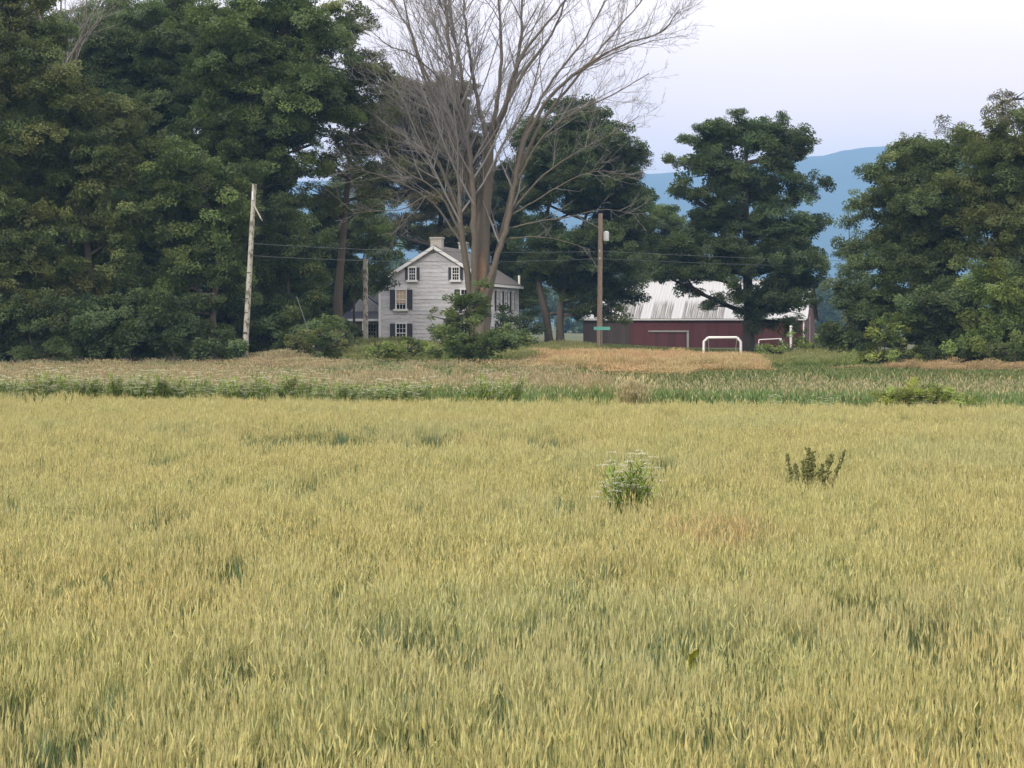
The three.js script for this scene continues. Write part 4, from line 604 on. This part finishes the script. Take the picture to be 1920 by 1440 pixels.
{ // dry grass: orange-tan around the goal, paler on the left bank and at the foot of the right thicket
  const R = mulberry(950);
  const mk = (name, label, zones, green, head, h, seed) => {
    const g = thing(name, label, 'grass', V(0, 0, 0), 0, null, 'stuff'), kind = grassPatch(seed, { n: 90, w: 0.9, h, b: 0.010, green, seed: 0.7, stalk: green[0], head }), list = [];
    for (const [u0, u1, d0, d1, sc] of zones) for (let d = d0; d < d1; d += 0.5) for (let u = u0; u < u1; u += 0.5 * FPX / d) {
      const px = ((u + (R() - 0.5) * 20) - 960) / FPX * d, pd = d + (R() - 0.5) * 0.5, edge = Math.min((u - u0) / 60, (u1 - u) / 40, (d - d0) / 4, (d1 - d) / 4, 1), n = fbm(px * 0.35, pd * 0.25, 6.6); if (R() > edge + 0.5 + n) continue;
      const t = 0.9 + 0.2 * R(); list.push({ p: V(px, ground(px, -pd) - 0.02, -pd), ry: R() * 6.28, s: 1, sy: (sc ?? 1) * (0.55 + 0.6 * R() + 0.7 * n) * (0.55 + 0.45 * clamp(edge + n, 0, 1)), c: [t * (1 - 0.25 * Math.max(0, n)), t * (1 + 0.1 * n), t] });
    }
    instanced('dry_tufts', kind, plantMat, list, g);
  };
  mk('dry_grass', 'orange tan dry grass in front of the barn', [[985, 1435, 116, 137, 0.95], [1130, 1300, 112, 118, 0.7]], [[0.33, 0.235, 0.105], [0.38, 0.28, 0.13], [0.24, 0.22, 0.09]], [0.42, 0.29, 0.15], 0.45, 951);
  mk('dry_grass', 'pale tan dry grass along the foot of left woods and pole', [[-60, 520, 112, 120, 0.45], [430, 640, 115, 127, 0.65], [470, 570, 121, 131, 0.9]], [[0.24, 0.205, 0.095], [0.17, 0.19, 0.07], [0.27, 0.22, 0.11]], [0.31, 0.245, 0.14], 0.45, 952);
  mk('dry_grass', 'tan dry grass at the foot of right thicket', [[1670, 1790, 121, 127, 1.0], [1750, 1970, 119, 124, 0.8], [1560, 1680, 122, 125, 0.5]], [[0.24, 0.19, 0.09], [0.17, 0.17, 0.07], [0.28, 0.21, 0.11]], [0.32, 0.23, 0.12], 0.6, 953);
  mk('weed_grass', 'fresh green weeds below the farmhouse and the white post', [[640, 830, 126, 150, 0.9], [1000, 1130, 138, 152, 0.7], [1430, 1600, 126, 142, 0.9], [930, 1010, 124, 134, 0.9]], [[0.13, 0.19, 0.04], [0.10, 0.16, 0.04], [0.17, 0.2, 0.06]], [0.2, 0.2, 0.08], 0.6, 954);
}
// ---------------------------------------------------------------- single weeds
/** an umbel-flowered weed: stems, feathery leaves and flat white heads */
function umbelPlant(seed, n, h, spread, fs = 1, fq = 3) {
  const R = mulberry(seed), g = new MB(), f = new MB();
  for (let k = 0; k < n; k++) {
    const az = R() * 6.283, ln = spread * (0.15 + 0.85 * R()), hh = h * (0.6 + 0.45 * R()), col = jit([0.22, 0.30, 0.11], R), P = []; for (let j = 0; j <= 3; j++) { const t = j / 3; P.push(V(Math.cos(az) * ln * t, hh * t * (1 + 0.05 * t), Math.sin(az) * ln * t)); }
    g.strip(P, [0.007, 0.006, 0.005, 0.003], V(-Math.sin(az), 0, Math.cos(az)), col); g.strip(P, [0.007, 0.006, 0.005, 0.003], V(Math.cos(az) * 0.6, 0, Math.sin(az) * 0.6), col);
    for (let j = 0; j < 20; j++) { const p = P[0].clone().lerp(P[3], 0.2 + 0.7 * R()); blade(g, p, R() * 6.283, 0.12 + 0.12 * R(), 0.009, 0.4 + 0.4 * R(), 0.2, jit([0.2, 0.285, 0.05], R)); }
    for (let q = 0; q < fq; q++) {
      const top = q ? P[2].clone().add(V((R() - 0.5) * 0.25, 0.12 + R() * 0.12, (R() - 0.5) * 0.25)) : P[3]; if (q) g.strip([P[2], top], [0.004, 0.002], V(1, 0, 0), col);
      const r = (0.05 + 0.05 * R()) * fs; for (let s = 0; s < 24; s++) { const a = R() * 6.283, e = Math.sqrt(R()) * r, c = V(top.x + Math.cos(a) * e, top.y + 0.01 + 0.012 * (R() - 0.5) + 0.02 * (1 - e / r), top.z + Math.sin(a) * e), w = (0.008 + 0.005 * R()) * fs, cc = jit([0.62, 0.62, 0.48], R, 0.12); const i = f.vert(c.x - w, c.y, c.z - w, 0, 0, cc), j2 = f.vert(c.x + w, c.y + 0.004, c.z - w, 0, 0, cc), k2 = f.vert(c.x + w, c.y, c.z + w, 0, 0, cc), l2 = f.vert(c.x - w, c.y + 0.004, c.z + w, 0, 0, cc); f.tri(i, j2, k2); f.tri(i, k2, l2); }
    }
  }
  return { stems: g.geo(false), flowers: f.geo(false) };
}
function umbel(label, geo, x, D, s, group, y = 0) { const p = onGround(x, D); p.y += y; const o = thing('flowering_weed', label, 'weed', p, x * 1.7, group); o.scale.setScalar(s); part('stems', geo.stems, plantMat, o, 'stuff'); part('flower_heads', geo.flowers, plantMat, o, 'stuff'); return o; }
umbel('tall green weed with flat white flowers standing alone in the wheat', umbelPlant(960, 70, 1.36, 0.5, 0.9, 2), 1176, 29, 1, null);
const um = [961, 962, 963].map((s) => umbelPlant(s, 34, 1.2, 0.7, 1.15));
{
  const R = mulberry(964), spots = [15, 50, 78, 110, 150, 175, 215, 245, 270, 300, 355, 380, 428, 448, 495, 530, 575, 600, 640, 690, 720, 762, 790, 905, 955], nth = 'first second third fourth fifth sixth seventh eighth ninth tenth eleventh twelfth thirteenth fourteenth fifteenth sixteenth seventeenth eighteenth nineteenth twentieth twenty-first twenty-second twenty-third twenty-fourth twenty-fifth'.split(' ');
  spots.forEach((x, i) => { const D = wheatEdge((x - 960) / FPX * 70) + 0.3 + 0.8 * R(); umbel(nth[i] + ' pale flowering weed from the left along the far wheat edge', um[i % 3], x, D, 0.95 + 0.4 * R(), 'flowering weeds along the wheat edge'); });
  [['leftmost of the three flowering weeds before the dome bush', 1455], ['middle of the three flowering weeds before the dome bush', 1545], ['rightmost of the three flowering weeds before the dome bush', 1725]].forEach(([l, x], i) => umbel(l, um[i], x, wheatEdge((x - 960) / FPX * 65) + 0.5, 0.8, 'flowering weeds before the dome bush'));
}
/** dock: upright stalks crowded with dark seed, broad leaves at the foot */
function dock(label, x, D, s, stalks, seed, group) {
  const R = mulberry(seed), p = onGround(x, D), o = thing('dock_weed', label, 'weed', p, 0, group), lf = new MB(); o.scale.setScalar(s);
  for (const [ox, lean, h, fat] of stalks) {
    const m = new MB(), P = []; for (let j = 0; j <= 5; j++) { const t = j / 5; P.push(V(ox + lean * t, h * t, (R() - 0.5) * 0.04)); }
    m.strip(P, P.map(() => 0.007), V(1, 0, 0), [0.10, 0.11, 0.035]);
    const whorls = []; for (let t = 0.42; t < 1; t += 0.015 + 0.03 * R()) whorls.push([t, 0.25 + 0.75 * R()]);
    for (const [t0, k0] of whorls) { const az = R() * 6.283; for (let j = 0; j < 26 * fat * k0; j++) {
      const t = t0 + (R() - 0.5) * 0.03, c = V(ox + lean * t, h * t, 0), a = az + (R() - 0.5) * 4.4, r = 0.1 * fat * k0 * Math.sqrt(R()) * (1.3 - t * 0.8), w = 0.007 + 0.008 * R(), cc = jit(R() < 0.4 ? [0.15, 0.165, 0.055] : [0.095, 0.095, 0.036], R, 0.3); c.x += Math.cos(a) * r; c.y += r * 0.7; c.z += Math.sin(a) * r;
      const i = m.vert(c.x - w, c.y, c.z, 0, 0, cc), k = m.vert(c.x, c.y + w * 1.6, c.z - w, 0, 0, cc), l = m.vert(c.x + w, c.y + w, c.z + w, 0, 0, cc); m.tri(i, k, l); const q = m.vert(c.x, c.y - w, c.z + w * 0.5, 0, 0, cc); m.tri(i, q, l); } }
    part('seed_stalk', m.geo(false), plantMat, o);
    for (let j = 0; j < 5; j++) blade(lf, V(ox, 0.5 * h * R(), 0), R() * 6.283, 0.28, 0.03, 0.5, 0.3, jit([0.10, 0.14, 0.05], R));
  }
  part('leaves', lf.geo(false), plantMat, o, 'stuff');
}
dock('dark seeding dock weed with splayed stalks in the wheat at right', 1520, 34.6, 1, [[-0.16, -0.22, 1.16, 0.8], [-0.05, 0.02, 1.22, 1.3], [0.03, 0.0, 1.14, 1.4], [0.1, 0.24, 1.14, 1.1], [0.14, 0.42, 1.2, 0.9], [-0.02, -0.1, 1.02, 1.0], [0.08, 0.12, 0.98, 1.2], [-0.08, -0.16, 0.96, 0.9]], 970);
dock('small dark dock weed at the far left edge of wheat', 62, 66, 1, [[-0.12, -0.14, 1.05, 0.7], [0.02, 0.02, 1.12, 0.9], [0.14, 0.16, 1.08, 0.7]], 971, 'dock weeds at far left of the wheat');
dock('smaller leaning dock weed right of the far left one', 116, 66, 1, [[0, 0.12, 1.02, 0.6], [0.06, 0.26, 1.06, 0.5]], 972, 'dock weeds at far left of the wheat');
{ // yellow-green broad leaf low in the wheat, near right
  const p = onGround(1300, 15.6), R = mulberry(980), o = thing('broadleaf_weed', 'single yellow green broad leaf weed among the near wheat', 'weed', p), st = new MB(); st.tube([V(0, 0, 0), V(0.01, 0.78, 0)], [0.006, 0.004], 6); part('stem', st.geo(), std(lin(0.2, 0.25, 0.06)), o);
  for (let k = 0; k < 4; k++) { const m = new MB(); const az = [1.2, 1.9, 1.5, 4.4][k]; blade(m, V(0, 0.78 - 0.03 * k, 0), az, 0.11 + 0.04 * R(), 0.034, 0.5, 0.25, [0.36, 0.37, 0.05]); part('leaf', m.geo(false), plantMat, o); }
}
// low rounded meadow bush and the pale grass clump at the wheat edge
shrub('leafy_shrub', 'low dome shaped lime green bush in the meadow at right', { seed: 231, x: 1722, D: 65.6, green: [0.27, 0.33, 0.08], K: 11, nb: 6, s: 0.5, lobes: [[1685, 748, 34, 10], [1725, 744, 42, 11], [1765, 749, 34, 10]] });
{ const p = onGround(1188, 68.5), o = thing('grass_clump', 'pale straw coloured grass clump in the dark meadow edge', 'grass clump', p), list = [], R = mulberry(985); const kind = grassPatch(986, { n: 60, w: 0.5, h: 0.95, b: 0.007, green: [[0.3, 0.27, 0.12], [0.2, 0.22, 0.08]], seed: 0.8, stalk: [0.32, 0.28, 0.13], head: [0.42, 0.36, 0.2] }); for (let k = 0; k < 10; k++) list.push({ p: V((R() - 0.5) * 0.7, 0, (R() - 0.5) * 0.6), ry: R() * 6, s: 1, sy: 0.9 + 0.25 * R(), c: [1, 1, 1] }); instanced('blades', kind, plantMat, list, o); }

// ---------------------------------------------------------------- draw
const renderer = new THREE.WebGLRenderer({ antialias: true });
renderer.setSize(1024, 768);
renderer.toneMapping = THREE.LinearToneMapping; renderer.toneMappingExposure = EXPOSURE;
renderer.shadowMap.enabled = true;
renderer.render(scene, camera);
